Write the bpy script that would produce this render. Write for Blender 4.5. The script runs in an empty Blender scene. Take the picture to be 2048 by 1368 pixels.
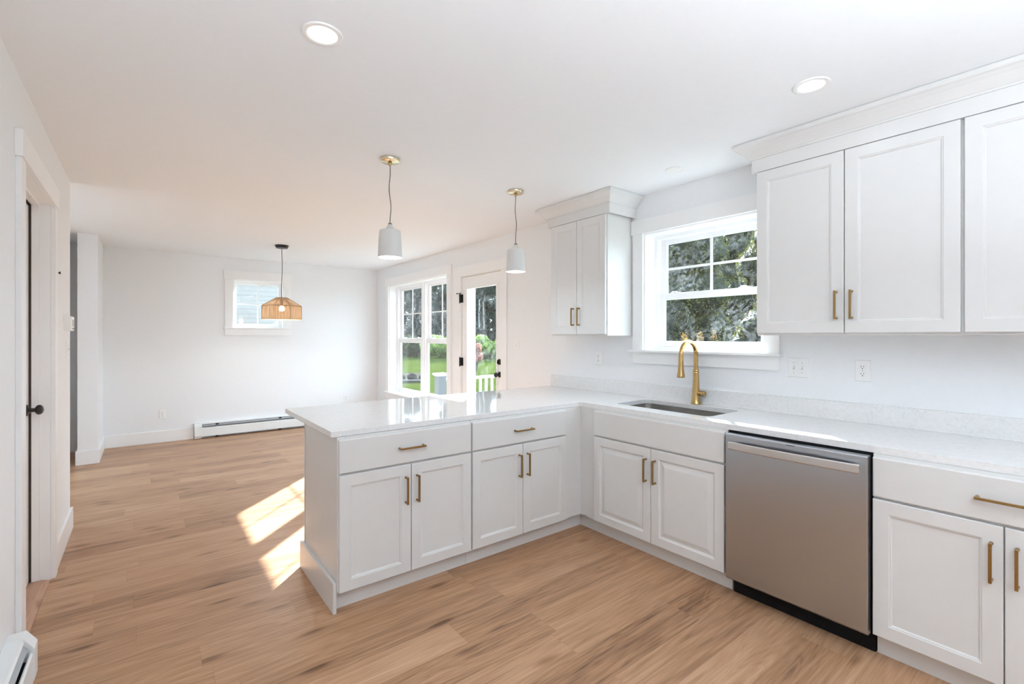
import bpy, bmesh, math, random
from mathutils import Vector, Matrix
R = math.radians
S = bpy.context.scene
COL = S.collection
random.seed(7)

# ------------------------------------------------------------------ camera, sky, sun, exposure
cam = bpy.data.cameras.new('camera')
cam_ob = bpy.data.objects.new('camera', cam); COL.objects.link(cam_ob)
cam_ob.location = (0, 0, 1.3886)
cam_ob.rotation_euler = (R(90), 0, -0.6602)
cam.sensor_width = 36.0
cam.lens = 36.0 * 948.67 / 2048
cam.shift_y = -11.09 / 2048
cam.clip_start = 0.02; cam.clip_end = 300
S.camera = cam_ob
S.view_settings.view_transform = 'Standard'
S.view_settings.look = 'None'
S.view_settings.gamma = 1.0
S.view_settings.use_curve_mapping = False
S.view_settings.exposure = 0.73
S.cycles.max_bounces = 14
S.cycles.diffuse_bounces = 8
S.cycles.glossy_bounces = 6
S.cycles.transparent_max_bounces = 24
S.cycles.transmission_bounces = 8
S.cycles.sample_clamp_indirect = 6.0
S.cycles.caustics_reflective = False
S.cycles.caustics_refractive = False
S.cycles.use_denoising = True

# power of the lamps (each lamp's light is made in that lamp's builder)
P_DOWN = 0.35      # recessed downlights
P_PEND = 1.2       # white pendants
P_JUTE = 10
P_FILL = 42      # unseen fill lamps added behind the camera to brighten the ceiling
P_SIDE = 60      # unseen fill lamp added in the side room for the dining end
C_DOWN = (0.83, 0.95, 1.06)
C_FILL = (0.83, 0.95, 1.06)
C_SIDE = (0.72, 0.95, 1.17)
C_JUTE = (0.95, 0.96, 0.95)
C_SKY = (0.67, 0.87, 1.06)
SKY = 5.6
SUN = 24
world = bpy.data.worlds.new('sky'); S.world = world; world.use_nodes = True
bg = world.node_tree.nodes['Background']
bg.inputs['Color'].default_value = (*C_SKY, 1); bg.inputs['Strength'].default_value = SKY

sun = bpy.data.lights.new('sun', 'SUN'); sun.energy = SUN; sun.angle = R(0.6); sun.color = (0.94, 0.985, 1.03)
sun_ob = bpy.data.objects.new('sun', sun); COL.objects.link(sun_ob)
sun_ob.rotation_euler = Vector((1.0, 1.06, 0.775)).to_track_quat('Z', 'Y').to_euler()
sun_ob.location = (12, 14, 12)

# ------------------------------------------------------------------ key measures (metres)
XW = 3.1265        # inner face of the window wall
XO = 3.33          # its outer face
YB = 7.738         # inner face of the back wall
XL = -0.4205       # inner face of the left wall
YE = 4.665         # end of the left wall
ZC = 2.502         # ceiling
CT, CB = 0.914, 0.884

# ------------------------------------------------------------------ materials
def new_mat(name):
    m = bpy.data.materials.new(name); m.use_nodes = True
    nt = m.node_tree
    return m, nt, nt.nodes['Principled BSDF']

def N(nt, typ, **kw):
    n = nt.nodes.new(typ)
    for k, v in kw.items():
        if k in n.inputs.keys(): n.inputs[k].default_value = v
        else: setattr(n, k, v)
    return n

def ramp(nt, stops):
    n = nt.nodes.new('ShaderNodeValToRGB')
    cr = n.color_ramp
    while len(cr.elements) > 1: cr.elements.remove(cr.elements[-1])
    cr.elements[0].position = stops[0][0]; cr.elements[0].color = (*stops[0][1], 1)
    for p, c in stops[1:]:
        e = cr.elements.new(p); e.color = (*c, 1)
    return n

def math_n(nt, op, a, b=None, c=None):
    n = nt.nodes.new('ShaderNodeMath'); n.operation = op
    for i, v in enumerate((a, b, c)):
        if v is None: continue
        if isinstance(v, (int, float)): n.inputs[i].default_value = v
        else: nt.links.new(v, n.inputs[i])
    return n.outputs[0]

def paint(name, col, rough=0.5, var=0.012, bump=0.02, scale=60, spec=0.5):
    m, nt, b = new_mat(name); L = nt.links.new
    tc = N(nt, 'ShaderNodeTexCoord')
    nz = N(nt, 'ShaderNodeTexNoise', Scale=scale, Detail=4.0)
    L(tc.outputs['Object'], nz.inputs['Vector'])
    c0 = tuple(max(0, c - var) for c in col); c1 = tuple(min(1, c + var) for c in col)
    rp = ramp(nt, [(0.3, c0), (0.7, c1)])
    L(nz.outputs['Fac'], rp.inputs['Fac']); L(rp.outputs['Color'], b.inputs['Base Color'])
    b.inputs['Roughness'].default_value = rough
    b.inputs['Specular IOR Level'].default_value = spec
    if bump:
        nz2 = N(nt, 'ShaderNodeTexNoise', Scale=scale * 5, Detail=3.0)
        L(tc.outputs['Object'], nz2.inputs['Vector'])
        bp = N(nt, 'ShaderNodeBump', Strength=bump, Distance=0.002)
        L(nz2.outputs['Fac'], bp.inputs['Height']); L(bp.outputs['Normal'], b.inputs['Normal'])
    return m

def metal(name, col, rough, aniso=0.0, brush=None, var=0.03):
    m, nt, b = new_mat(name); L = nt.links.new
    b.inputs['Metallic'].default_value = 1.0
    b.inputs['Anisotropic'].default_value = aniso
    tc = N(nt, 'ShaderNodeTexCoord'); mp = N(nt, 'ShaderNodeMapping')
    mp.inputs['Scale'].default_value = brush or (40, 40, 40)
    nz = N(nt, 'ShaderNodeTexNoise', Scale=1.0, Detail=5.0)
    L(tc.outputs['Object'], mp.inputs['Vector']); L(mp.outputs['Vector'], nz.inputs['Vector'])
    rp = ramp(nt, [(0.3, tuple(c * (1 - var * 2) for c in col)), (0.7, tuple(min(1, c * (1 + var)) for c in col))])
    L(nz.outputs['Fac'], rp.inputs['Fac']); L(rp.outputs['Color'], b.inputs['Base Color'])
    if aniso > 0.5:
        tg = N(nt, 'ShaderNodeTangent'); tg.direction_type = 'RADIAL'; tg.axis = 'Z'
        L(tg.outputs[0], b.inputs['Tangent'])
    rr = N(nt, 'ShaderNodeMapRange'); rr.inputs['To Min'].default_value = rough * 0.85; rr.inputs['To Max'].default_value = rough * 1.2
    L(nz.outputs['Fac'], rr.inputs['Value']); L(rr.outputs['Result'], b.inputs['Roughness'])
    return m

M = {}
M['wall'] = paint('wall_paint', (0.832, 0.842, 0.852), 0.6, 0.006, 0.03, 30)
M['ceil'] = paint('ceiling_paint', (0.845, 0.862, 0.882), 0.8, 0.005, 0.03, 30)
M['trim'] = paint('trim_gloss_white', (0.875, 0.875, 0.872), 0.3, 0.004, 0.0, 20)
M['vinyl'] = paint('window_vinyl', (0.88, 0.885, 0.89), 0.28, 0.004, 0.0, 20)
M['cab'] = paint('cabinet_lacquer', (0.70, 0.695, 0.68), 0.33, 0.006, 0.01, 18)
M['plastic'] = paint('white_plastic', (0.86, 0.86, 0.85), 0.3, 0.004, 0.0, 50)
M['slot'] = paint('dark_slot', (0.05, 0.05, 0.05), 0.6, 0.01, 0.0)
M['black'] = paint('matte_black_metal', (0.012, 0.012, 0.013), 0.38, 0.004, 0.0)
M['rubber'] = paint('black_plastic', (0.006, 0.006, 0.007), 0.6, 0.002, 0.0, spec=0.2)
M['heater'] = paint('heater_enamel', (0.80, 0.815, 0.81), 0.35, 0.005, 0.0)
M['damper'] = paint('damper_grey', (0.36, 0.37, 0.385), 0.4, 0.005, 0.0)
M['fin'] = metal('heater_fin', (0.42, 0.43, 0.45), 0.4)
M['brass'] = metal('brushed_brass', (0.50, 0.335, 0.14), 0.2, 0.0, (25, 25, 25), 0.03)
M['bronze'] = metal('satin_bronze_pull', (0.36, 0.228, 0.09), 0.3, 0.2, (30, 30, 200), 0.05)
M['nickelgold'] = metal('champagne_canopy', (0.74, 0.66, 0.47), 0.25)
M['steel'] = metal('brushed_stainless', (0.53, 0.56, 0.60), 0.33, 0.85, (900, 4, 900), 0.03)
M['steel2'] = metal('satin_handle_stainless', (0.72, 0.71, 0.70), 0.26, 0.4, (900, 4, 900), 0.02)
M['sink'] = metal('sink_stainless', (0.52, 0.50, 0.48), 0.22, 0.2, (300, 8, 300), 0.04)
M['cord'] = paint('grey_cord', (0.20, 0.19, 0.17), 0.7, 0.02, 0.0)
M['ceramic'] = paint('matte_white_shade', (0.70, 0.70, 0.685), 0.6, 0.005, 0.0)
M['newel'] = paint('shaded_newel', (0.105, 0.108, 0.11), 0.6, 0.008, 0.0, spec=0.0)  # white post; its shade is put into this grey
M['post'] = paint('white_vinyl_railing', (0.70, 0.71, 0.73), 0.4, 0.006, 0.0)
M['deckwood'] = paint('grey_deck_board', (0.20, 0.195, 0.19), 0.7, 0.03, 0.05, 9, spec=0.0)
M['stone'] = paint('grey_garden_stone', (0.04, 0.037, 0.034), 0.9, 0.015, 0.3, 4, spec=0.0)
M['edging'] = paint('pale_concrete_edging', (0.06, 0.058, 0.055), 0.9, 0.02, 0.2, 6, spec=0.0)
M['gravel'] = paint('dry_soil', (0.045, 0.040, 0.032), 0.95, 0.012, 0.2, 9, spec=0.0)
M['bark'] = paint('bark', (0.07, 0.058, 0.045), 0.95, 0.03, 0.4, 12)
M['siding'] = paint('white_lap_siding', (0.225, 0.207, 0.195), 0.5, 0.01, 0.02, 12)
M['greyside'] = paint('grey_lap_siding', (0.22, 0.225, 0.23), 0.6, 0.01, 0.02, 12)  # for the added upper storey; grey cuts its sunlit bounce
M['closet'] = paint('dark_gap_brown', (0.05, 0.036, 0.03), 0.8, 0.008, 0.0)  # shade behind the left door put into a dark brown
M['roof'] = paint('grey_shingle', (0.13, 0.13, 0.135), 0.9, 0.04, 0.2, 14)
M['oak'] = None

def floor_mat(name, tone, length=1.22, width=0.182, axis=0):
    m, nt, b = new_mat(name); L = nt.links.new
    tc = N(nt, 'ShaderNodeTexCoord')
    sp = N(nt, 'ShaderNodeSeparateXYZ'); L(tc.outputs['Object'], sp.inputs[0])
    x, y = (sp.outputs[0], sp.outputs[1]) if axis == 0 else (sp.outputs[1], sp.outputs[0])
    yr = math_n(nt, 'DIVIDE', y, width)
    row = math_n(nt, 'FLOOR', yr)
    wn = N(nt, 'ShaderNodeTexWhiteNoise', noise_dimensions='1D'); L(row, wn.inputs['W'])
    xs = math_n(nt, 'ADD', math_n(nt, 'DIVIDE', x, length), math_n(nt, 'MULTIPLY', wn.outputs['Value'], 7.31))
    pid = math_n(nt, 'FLOOR', xs)
    cmb = N(nt, 'ShaderNodeCombineXYZ'); L(row, cmb.inputs[0]); L(pid, cmb.inputs[1])
    wn2 = N(nt, 'ShaderNodeTexWhiteNoise', noise_dimensions='3D'); L(cmb.outputs[0], wn2.inputs['Vector'])
    rnd = wn2.outputs['Value']
    # grain coordinates, moved per plank
    off = math_n(nt, 'MULTIPLY', rnd, 37.0)
    gx = math_n(nt, 'ADD', x, off)
    gv = N(nt, 'ShaderNodeCombineXYZ'); L(gx, gv.inputs[0]); L(y, gv.inputs[1]); L(off, gv.inputs[2])
    mpf = N(nt, 'ShaderNodeMapping'); mpf.inputs['Scale'].default_value = (3.0, 75, 1); L(gv.outputs[0], mpf.inputs[0])
    fine = N(nt, 'ShaderNodeTexNoise', Scale=1.0, Detail=6.0, Roughness=0.6); L(mpf.outputs[0], fine.inputs['Vector'])
    mpb = N(nt, 'ShaderNodeMapping'); mpb.inputs['Scale'].default_value = (0.85, 9.5, 1); L(gv.outputs[0], mpb.inputs[0])
    broad = N(nt, 'ShaderNodeTexNoise', Scale=1.0, Detail=3.0, Distortion=0.9); L(mpb.outputs[0], broad.inputs['Vector'])
    # cathedral rings
    rings = math_n(nt, 'FRACT', math_n(nt, 'MULTIPLY', broad.outputs['Fac'], 9.0))
    rings = math_n(nt, 'ABSOLUTE', math_n(nt, 'SUBTRACT', rings, 0.5))
    # knots / smoky streaks
    mpk = N(nt, 'ShaderNodeMapping'); mpk.inputs['Scale'].default_value = (1.5, 9.0, 1); L(gv.outputs[0], mpk.inputs[0])
    kn = N(nt, 'ShaderNodeTexNoise', Scale=1.3, Detail=2.0); L(mpk.outputs[0], kn.inputs['Vector'])
    knr = ramp(nt, [(0.60, (0, 0, 0)), (0.76, (1, 1, 1))]); L(kn.outputs['Fac'], knr.inputs['Fac'])
    v = math_n(nt, 'MULTIPLY', math_n(nt, 'SUBTRACT', fine.outputs['Fac'], 0.5), 1.0)
    v = math_n(nt, 'ADD', v, math_n(nt, 'MULTIPLY', math_n(nt, 'SUBTRACT', rings, 0.25), 0.34))
    v = math_n(nt, 'ADD', v, math_n(nt, 'MULTIPLY', math_n(nt, 'SUBTRACT', rnd, 0.5), 0.34))
    v = math_n(nt, 'ADD', v, math_n(nt, 'MULTIPLY', math_n(nt, 'SUBTRACT', broad.outputs['Fac'], 0.5), 0.5))
    v = math_n(nt, 'SUBTRACT', v, math_n(nt, 'MULTIPLY', knr.outputs['Color'], 0.14))
    # small dark knots with a smoky halo
    mpv = N(nt, 'ShaderNodeMapping'); mpv.inputs['Scale'].default_value = (1.7, 5.6, 1); L(gv.outputs[0], mpv.inputs[0])
    wv = N(nt, 'ShaderNodeTexNoise', Scale=9.0, Detail=2.0); L(mpf.outputs[0], wv.inputs['Vector'])
    vo = N(nt, 'ShaderNodeTexVoronoi', Scale=1.0, voronoi_dimensions='2D'); L(mpv.outputs[0], vo.inputs['Vector'])
    vc = N(nt, 'ShaderNodeSeparateColor'); L(vo.outputs['Color'], vc.inputs[0])
    on = math_n(nt, 'GREATER_THAN', vc.outputs[0], 0.62)
    kd = N(nt, 'ShaderNodeMapRange', interpolation_type='SMOOTHSTEP'); kd.inputs['From Min'].default_value = 0.17; kd.inputs['From Max'].default_value = 0.015
    L(vo.outputs['Distance'], kd.inputs['Value'])
    v = math_n(nt, 'SUBTRACT', v, math_n(nt, 'MULTIPLY', math_n(nt, 'MULTIPLY', kd.outputs['Result'], on), 0.34))
    v = math_n(nt, 'ADD', v, 0.5)
    rp = ramp(nt, tone); L(v, rp.inputs['Fac'])
    # seams
    fy = math_n(nt, 'FRACT', yr); ey = math_n(nt, 'MULTIPLY', math_n(nt, 'MINIMUM', fy, math_n(nt, 'SUBTRACT', 1.0, fy)), width)
    fx = math_n(nt, 'FRACT', xs); ex = math_n(nt, 'MULTIPLY', math_n(nt, 'MINIMUM', fx, math_n(nt, 'SUBTRACT', 1.0, fx)), length)
    e = math_n(nt, 'MINIMUM', ex, ey)
    seam = N(nt, 'ShaderNodeMapRange'); seam.inputs['From Min'].default_value = 0.0003; seam.inputs['From Max'].default_value = 0.0013
    L(e, seam.inputs['Value'])
    mx = N(nt, 'ShaderNodeMix', data_type='RGBA', blend_type='MULTIPLY'); mx.inputs[0].default_value = 1.0
    sc = N(nt, 'ShaderNodeMapRange'); sc.inputs['To Min'].default_value = 0.80; L(seam.outputs['Result'], sc.inputs['Value'])
    L(rp.outputs['Color'], mx.inputs[6]); L(sc.outputs['Result'], mx.inputs[7])
    L(mx.outputs[2], b.inputs['Base Color'])
    b.inputs['Roughness'].default_value = 0.36
    b.inputs['Specular IOR Level'].default_value = 0.32
    h = math_n(nt, 'ADD', math_n(nt, 'MULTIPLY', seam.outputs['Result'], 1.0), math_n(nt, 'MULTIPLY', fine.outputs['Fac'], 0.25))
    bp = N(nt, 'ShaderNodeBump', Strength=0.25, Distance=0.0008); L(h, bp.inputs['Height']); L(bp.outputs['Normal'], b.inputs['Normal'])
    return m

TONE = [(0.0, (0.14, 0.066, 0.033)), (0.33, (0.35, 0.19, 0.100)), (0.55, (0.445, 0.254, 0.142)), (0.8, (0.525, 0.32, 0.190)), (1.0, (0.58, 0.375, 0.235))]
M['floor'] = floor_mat('oak_vinyl_planks', TONE)
M['oak'] = floor_mat('red_oak_threshold', [(0.0, (0.25, 0.12, 0.07)), (0.5, (0.47, 0.27, 0.18)), (1.0, (0.58, 0.37, 0.26))], 3.0, 0.4, 1)

def quartz():
    m, nt, b = new_mat('white_quartz'); L = nt.links.new
    tc = N(nt, 'ShaderNodeTexCoord')
    a = N(nt, 'ShaderNodeTexNoise', Scale=55.0, Detail=6.0, Roughness=0.7); L(tc.outputs['Object'], a.inputs['Vector'])
    ra = ramp(nt, [(0.36, (0.755, 0.752, 0.745)), (0.50, (0.79, 0.788, 0.782)), (0.7, (0.805, 0.805, 0.80))]); L(a.outputs['Fac'], ra.inputs['Fac'])
    v = N(nt, 'ShaderNodeTexNoise', Scale=5.0, Detail=8.0, Roughness=0.72, Distortion=1.6); L(tc.outputs['Object'], v.inputs['Vector'])
    k = math_n(nt, 'ABSOLUTE', math_n(nt, 'SUBTRACT', v.outputs['Fac'], 0.5))
    rv = ramp(nt, [(0.0, (0.80, 0.795, 0.785)), (0.012, (1, 1, 1))]); L(k, rv.inputs['Fac'])
    mx = N(nt, 'ShaderNodeMix', data_type='RGBA', blend_type='MULTIPLY'); mx.inputs[0].default_value = 0.55
    L(ra.outputs['Color'], mx.inputs[6]); L(rv.outputs['Color'], mx.inputs[7]); L(mx.outputs[2], b.inputs['Base Color'])
    b.inputs['Roughness'].default_value = 0.045
    b.inputs['Specular IOR Level'].default_value = 0.5
    return m
M['quartz'] = quartz()

def glass(name, smear=0.0, scale=4.0, seed=0.0):
    """thin clear pane with wiped cleaning haze on it"""
    m, nt, b = new_mat(name); L = nt.links.new
    out = nt.nodes['Material Output']; nt.nodes.remove(b)
    tr = N(nt, 'ShaderNodeBsdfTransparent'); tr.inputs['Color'].default_value = (0.955, 0.975, 0.97, 1)
    gl = N(nt, 'ShaderNodeBsdfGlossy'); gl.inputs['Roughness'].default_value = 0.0
    lw = N(nt, 'ShaderNodeLayerWeight', Blend=0.5)
    fres = math_n(nt, 'ADD', math_n(nt, 'MULTIPLY', math_n(nt, 'POWER', lw.outputs['Facing'], 5.0), 0.95), 0.04)
    tc = N(nt, 'ShaderNodeTexCoord')
    wob = N(nt, 'ShaderNodeTexNoise', Scale=2.2, Detail=1.0); L(tc.outputs['Object'], wob.inputs['Vector'])
    bp = N(nt, 'ShaderNodeBump', Strength=0.06, Distance=0.02); L(wob.outputs['Fac'], bp.inputs['Height'])
    L(bp.outputs['Normal'], gl.inputs['Normal'])
    mix = N(nt, 'ShaderNodeMixShader'); L(fres, mix.inputs[0]); L(tr.outputs[0], mix.inputs[1]); L(gl.outputs[0], mix.inputs[2])
    last = mix
    if smear > 0:
        mp = N(nt, 'ShaderNodeMapping'); mp.inputs['Location'].default_value = (seed, seed * 1.7, seed * 0.6)
        L(tc.outputs['Object'], mp.inputs[0])
        sw = N(nt, 'ShaderNodeTexNoise', Scale=scale, Detail=9.0, Roughness=0.72, Distortion=3.2); L(mp.outputs[0], sw.inputs['Vector'])
        pa = N(nt, 'ShaderNodeTexNoise', Scale=scale * 0.55, Detail=2.0); L(mp.outputs[0], pa.inputs['Vector'])
        r1 = ramp(nt, [(0.44, (0, 0, 0)), (0.66, (1, 1, 1))]); L(sw.outputs['Fac'], r1.inputs['Fac'])
        r2 = ramp(nt, [(0.42, (0.1, 0.1, 0.1)), (0.66, (1, 1, 1))]); L(pa.outputs['Fac'], r2.inputs['Fac'])
        f = math_n(nt, 'MULTIPLY', math_n(nt, 'MULTIPLY', r1.outputs['Color'], r2.outputs['Color']), smear)
        tl = N(nt, 'ShaderNodeBsdfTranslucent'); tl.inputs['Color'].default_value = (0.9, 0.93, 0.95, 1)
        mix2 = N(nt, 'ShaderNodeMixShader'); L(f, mix2.inputs[0]); L(mix.outputs[0], mix2.inputs[1]); L(tl.outputs[0], mix2.inputs[2])
        last = mix2
    L(last.outputs[0], out.inputs['Surface'])
    return m
M['glass'] = glass('clear_glass', 0.006)
M['glass_smear'] = glass('hazy_wiped_glass', 0.036, 8.0, 3.1)
M['glass_smear2'] = glass('streaked_glass', 0.034, 8.5, 8.4)
M['glass_door'] = glass('door_glass', 0.03, 4.0, 5.2)

def emit(name, col, strength):
    m, nt, b = new_mat(name)
    b.inputs['Base Color'].default_value = (0.9, 0.9, 0.88, 1)
    b.inputs['Emission Color'].default_value = (*col, 1); b.inputs['Emission Strength'].default_value = strength
    return m
M['lens'] = emit('lit_lens', (1.0, 0.985, 0.95), 1.8)
M['bulb'] = emit('lit_bulb', (1.0, 0.88, 0.72), 5.0)
M['inner'] = emit('lit_inner_diffuser', (1.0, 0.96, 0.88), 1.4)

def jute():
    m, nt, b = new_mat('woven_jute'); L = nt.links.new
    tc = N(nt, 'ShaderNodeTexCoord')
    sp = N(nt, 'ShaderNodeSeparateXYZ'); L(tc.outputs['Object'], sp.inputs[0])
    ang = math_n(nt, 'ARCTAN2', sp.outputs[1], sp.outputs[0])
    cv = N(nt, 'ShaderNodeCombineXYZ'); L(math_n(nt, 'MULTIPLY', ang, 26.0), cv.inputs[0]); L(math_n(nt, 'MULTIPLY', sp.outputs[2], 5.0), cv.inputs[1])
    nz = N(nt, 'ShaderNodeTexNoise', Scale=1.0, Detail=3.0); L(cv.outputs[0], nz.inputs['Vector'])
    rp = ramp(nt, [(0.28, (0.16, 0.092, 0.042)), (0.5, (0.36, 0.225, 0.118)), (0.72, (0.54, 0.38, 0.225))]); L(nz.outputs['Fac'], rp.inputs['Fac'])
    L(rp.outputs['Color'], b.inputs['Base Color']); b.inputs['Roughness'].default_value = 0.9
    st = math_n(nt, 'FRACT', math_n(nt, 'MULTIPLY', ang, 34.0))
    bp = N(nt, 'ShaderNodeBump', Strength=0.6, Distance=0.004); L(nz.outputs['Fac'], bp.inputs['Height']); L(bp.outputs['Normal'], b.inputs['Normal'])
    out = nt.nodes['Material Output']
    tl = N(nt, 'ShaderNodeBsdfTranslucent'); L(rp.outputs['Color'], tl.inputs['Color'])
    m1 = N(nt, 'ShaderNodeMixShader'); m1.inputs[0].default_value = 0.03
    L(b.outputs[0], m1.inputs[1]); L(tl.outputs[0], m1.inputs[2])
    tp = N(nt, 'ShaderNodeBsdfTransparent')
    gaps = math_n(nt, 'LESS_THAN', st, 0.14)
    m2 = N(nt, 'ShaderNodeMixShader'); L(gaps, m2.inputs[0]); L(m1.outputs[0], m2.inputs[1]); L(tp.outputs[0], m2.inputs[2])
    L(m2.outputs[0], out.inputs['Surface'])
    return m
M['jute'] = jute()

def grass():
    m, nt, b = new_mat('lawn_grass'); L = nt.links.new
    tc = N(nt, 'ShaderNodeTexCoord')
    a = N(nt, 'ShaderNodeTexNoise', Scale=2.2, Detail=9.0, Roughness=0.75); L(tc.outputs['Object'], a.inputs['Vector'])
    rp = ramp(nt, [(0.3, (0.017, 0.026, 0.005)), (0.5, (0.031, 0.043, 0.008)), (0.7, (0.050, 0.060, 0.013))]); L(a.outputs['Fac'], rp.inputs['Fac'])
    L(rp.outputs['Color'], b.inputs['Base Color']); b.inputs['Roughness'].default_value = 1.0; b.inputs['Specular IOR Level'].default_value = 0.0
    bp = N(nt, 'ShaderNodeBump', Strength=0.3, Distance=0.05); L(a.outputs['Fac'], bp.inputs['Height']); L(bp.outputs['Normal'], b.inputs['Normal'])
    return m
M['grass'] = grass()

def leafmat(name, c0, c1, trans=0.45):
    m, nt, b = new_mat(name); L = nt.links.new
    out = nt.nodes['Material Output']
    tc = N(nt, 'ShaderNodeTexCoord')
    nz = N(nt, 'ShaderNodeTexNoise', Scale=3.0, Detail=5.0, Roughness=0.7); L(tc.outputs['Object'], nz.inputs['Vector'])
    rp = ramp(nt, [(0.32, c0), (0.68, c1)]); L(nz.outputs['Fac'], rp.inputs['Fac'])
    L(rp.outputs['Color'], b.inputs['Base Color']); b.inputs['Roughness'].default_value = 0.5; b.inputs['Specular IOR Level'].default_value = 0.18
    tl = N(nt, 'ShaderNodeBsdfTranslucent'); L(rp.outputs['Color'], tl.inputs['Color'])
    mx = N(nt, 'ShaderNodeMixShader'); mx.inputs[0].default_value = trans
    L(b.outputs[0], mx.inputs[1]); L(tl.outputs[0], mx.inputs[2]); L(mx.outputs[0], out.inputs['Surface'])
    return m
M['leaf'] = leafmat('green_leaves', (0.016, 0.024, 0.006), (0.17, 0.165, 0.04), 0.45)
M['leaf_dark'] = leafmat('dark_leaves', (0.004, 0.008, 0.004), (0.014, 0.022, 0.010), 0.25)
M['leaf_autumn'] = leafmat('orange_leaves', (0.13, 0.065, 0.012), (0.30, 0.18, 0.04), 0.35)
M['leaf_red'] = leafmat('pink_leaves', (0.28, 0.10, 0.08), (0.5, 0.26, 0.20), 0.4)
M['leaf_light'] = leafmat('light_green_leaves', (0.035, 0.06, 0.012), (0.30, 0.40, 0.09), 0.4)

# ------------------------------------------------------------------ mesh helpers
class MB:
    """collects shapes; build() links them as one mesh object"""
    def __init__(s): s.v = []; s.f = []
    def add(s, vs, fs):
        o = len(s.v); s.v += [tuple(v) for v in vs]; s.f += [tuple(i + o for i in f) for f in fs]; return s
    def box(s, x0, x1, y0, y1, z0, z1):
        x0, x1 = sorted((x0, x1)); y0, y1 = sorted((y0, y1)); z0, z1 = sorted((z0, z1))
        return s.add([(x0, y0, z0), (x1, y0, z0), (x1, y1, z0), (x0, y1, z0), (x0, y0, z1), (x1, y0, z1), (x1, y1, z1), (x0, y1, z1)],
                     [(0, 3, 2, 1), (4, 5, 6, 7), (0, 1, 5, 4), (1, 2, 6, 5), (2, 3, 7, 6), (3, 0, 4, 7)])
    def rings(s, rings, cap0=True, cap1=True, close=True):
        n = len(rings[0]); vs = [p for r in rings for p in r]; fs = []
        for i in range(len(rings) - 1):
            for j in range(n if close else n - 1):
                k = (j + 1) % n
                fs.append((i * n + j, i * n + k, (i + 1) * n + k, (i + 1) * n + j))
        if cap0: fs.append(tuple(range(n - 1, -1, -1)))
        if cap1: fs.append(tuple(range((len(rings) - 1) * n, len(rings) * n)))
        return s.add(vs, fs)
    def lathe(s, prof, c=(0, 0, 0), axis='z', n=40, cap0=True, cap1=True):
        """prof: list of (radius, height along axis)"""
        rs = []
        for r, h in prof:
            ring = []
            for i in range(n):
                t = 2 * math.pi * i / n; a, b = r * math.cos(t), r * math.sin(t)
                p = {'z': (a, b, h), 'x': (h, a, b), 'y': (b, h, a)}[axis]
                ring.append((c[0] + p[0], c[1] + p[1], c[2] + p[2]))
            rs.append(ring)
        return s.rings(rs, cap0, cap1)
    def tube(s, pts, r, n=14, caps=True):
        pts = [Vector(p) for p in pts]; rs = []; up = None
        rr = r if isinstance(r, (list, tuple)) else [r] * len(pts)
        for i, p in enumerate(pts):
            t = (pts[min(i + 1, len(pts) - 1)] - pts[max(i - 1, 0)]).normalized()
            if up is None:
                up = Vector((0, 0, 1)) if abs(t.z) < 0.9 else Vector((0, 1, 0))
            a = t.cross(up)
            if a.length < 1e-4: a = t.cross(Vector((1, 0, 0)))
            a.normalize(); b = a.cross(t).normalized(); up = b
            rs.append([tuple(p + (a * math.cos(2 * math.pi * k / n) + b * math.sin(2 * math.pi * k / n)) * rr[i]) for k in range(n)])
        return s.rings(rs, caps, caps)
    def prof_x(s, pts, x0, x1):
        """closed (y,z) profile extruded along x"""
        return s.rings([[(x0, y, z) for y, z in pts], [(x1, y, z) for y, z in pts]])
    def prof_y(s, pts, y0, y1):
        return s.rings([[(x, y0, z) for x, z in pts], [(x, y1, z) for x, z in pts]])
    def rectloft(s, w, h, prof, x=0, z=0, back=0.0):
        """nested rectangles: prof = (inset, y) from the outer edge inwards; front faces -y"""
        rs = [[(x, back, z), (x + w, back, z), (x + w, back, z + h), (x, back, z + h)]]
        for i, y in prof:
            rs.append([(x + i, y, z + i), (x + w - i, y, z + i), (x + w - i, y, z + h - i), (x + i, y, z + h - i)])
        return s.rings(rs)
    def build(s, name, mat, parent=None, bevel=0.0, smooth=False, seg=2, angle=35):
        me = bpy.data.meshes.new(name); me.from_pydata(s.v, [], s.f); me.update()
        bm = bmesh.new(); bm.from_mesh(me); bmesh.ops.recalc_face_normals(bm, faces=bm.faces); bm.to_mesh(me); bm.free()
        ob = bpy.data.objects.new(name, me); COL.objects.link(ob)
        me.materials.append(M[mat] if isinstance(mat, str) else mat)
        if parent: ob.parent = parent
        if bevel:
            md = ob.modifiers.new('bevel', 'BEVEL'); md.width = bevel; md.segments = seg; md.limit_method = 'ANGLE'; md.angle_limit = R(angle)
            md.harden_normals = False
        if smooth:
            for p in me.polygons: p.use_smooth = True
            md = ob.modifiers.new('split', 'EDGE_SPLIT'); md.split_angle = R(48)
        return ob

def tag(o, label=None, cat=None, group=None, kind=None):
    if label: o['label'] = label
    if cat: o['category'] = cat
    if group: o['group'] = group
    if kind: o['kind'] = kind
    return o

def empty(name, loc=(0, 0, 0), rz=0.0, parent=None):
    o = bpy.data.objects.new(name, None); COL.objects.link(o)
    o.location = loc; o.rotation_euler = (0, 0, rz); o.empty_display_size = 0.1
    if parent: o.parent = parent
    return o

def kids(o): return [c for c in bpy.data.objects if c.parent == o]
def copy_tree(o, parent=None):
    c = o.copy(); COL.objects.link(c); c.parent = parent
    for ch in kids(o): copy_tree(ch, c)
    return c

def struct(o, label, cat): return tag(o, label, cat, kind='structure')

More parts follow.
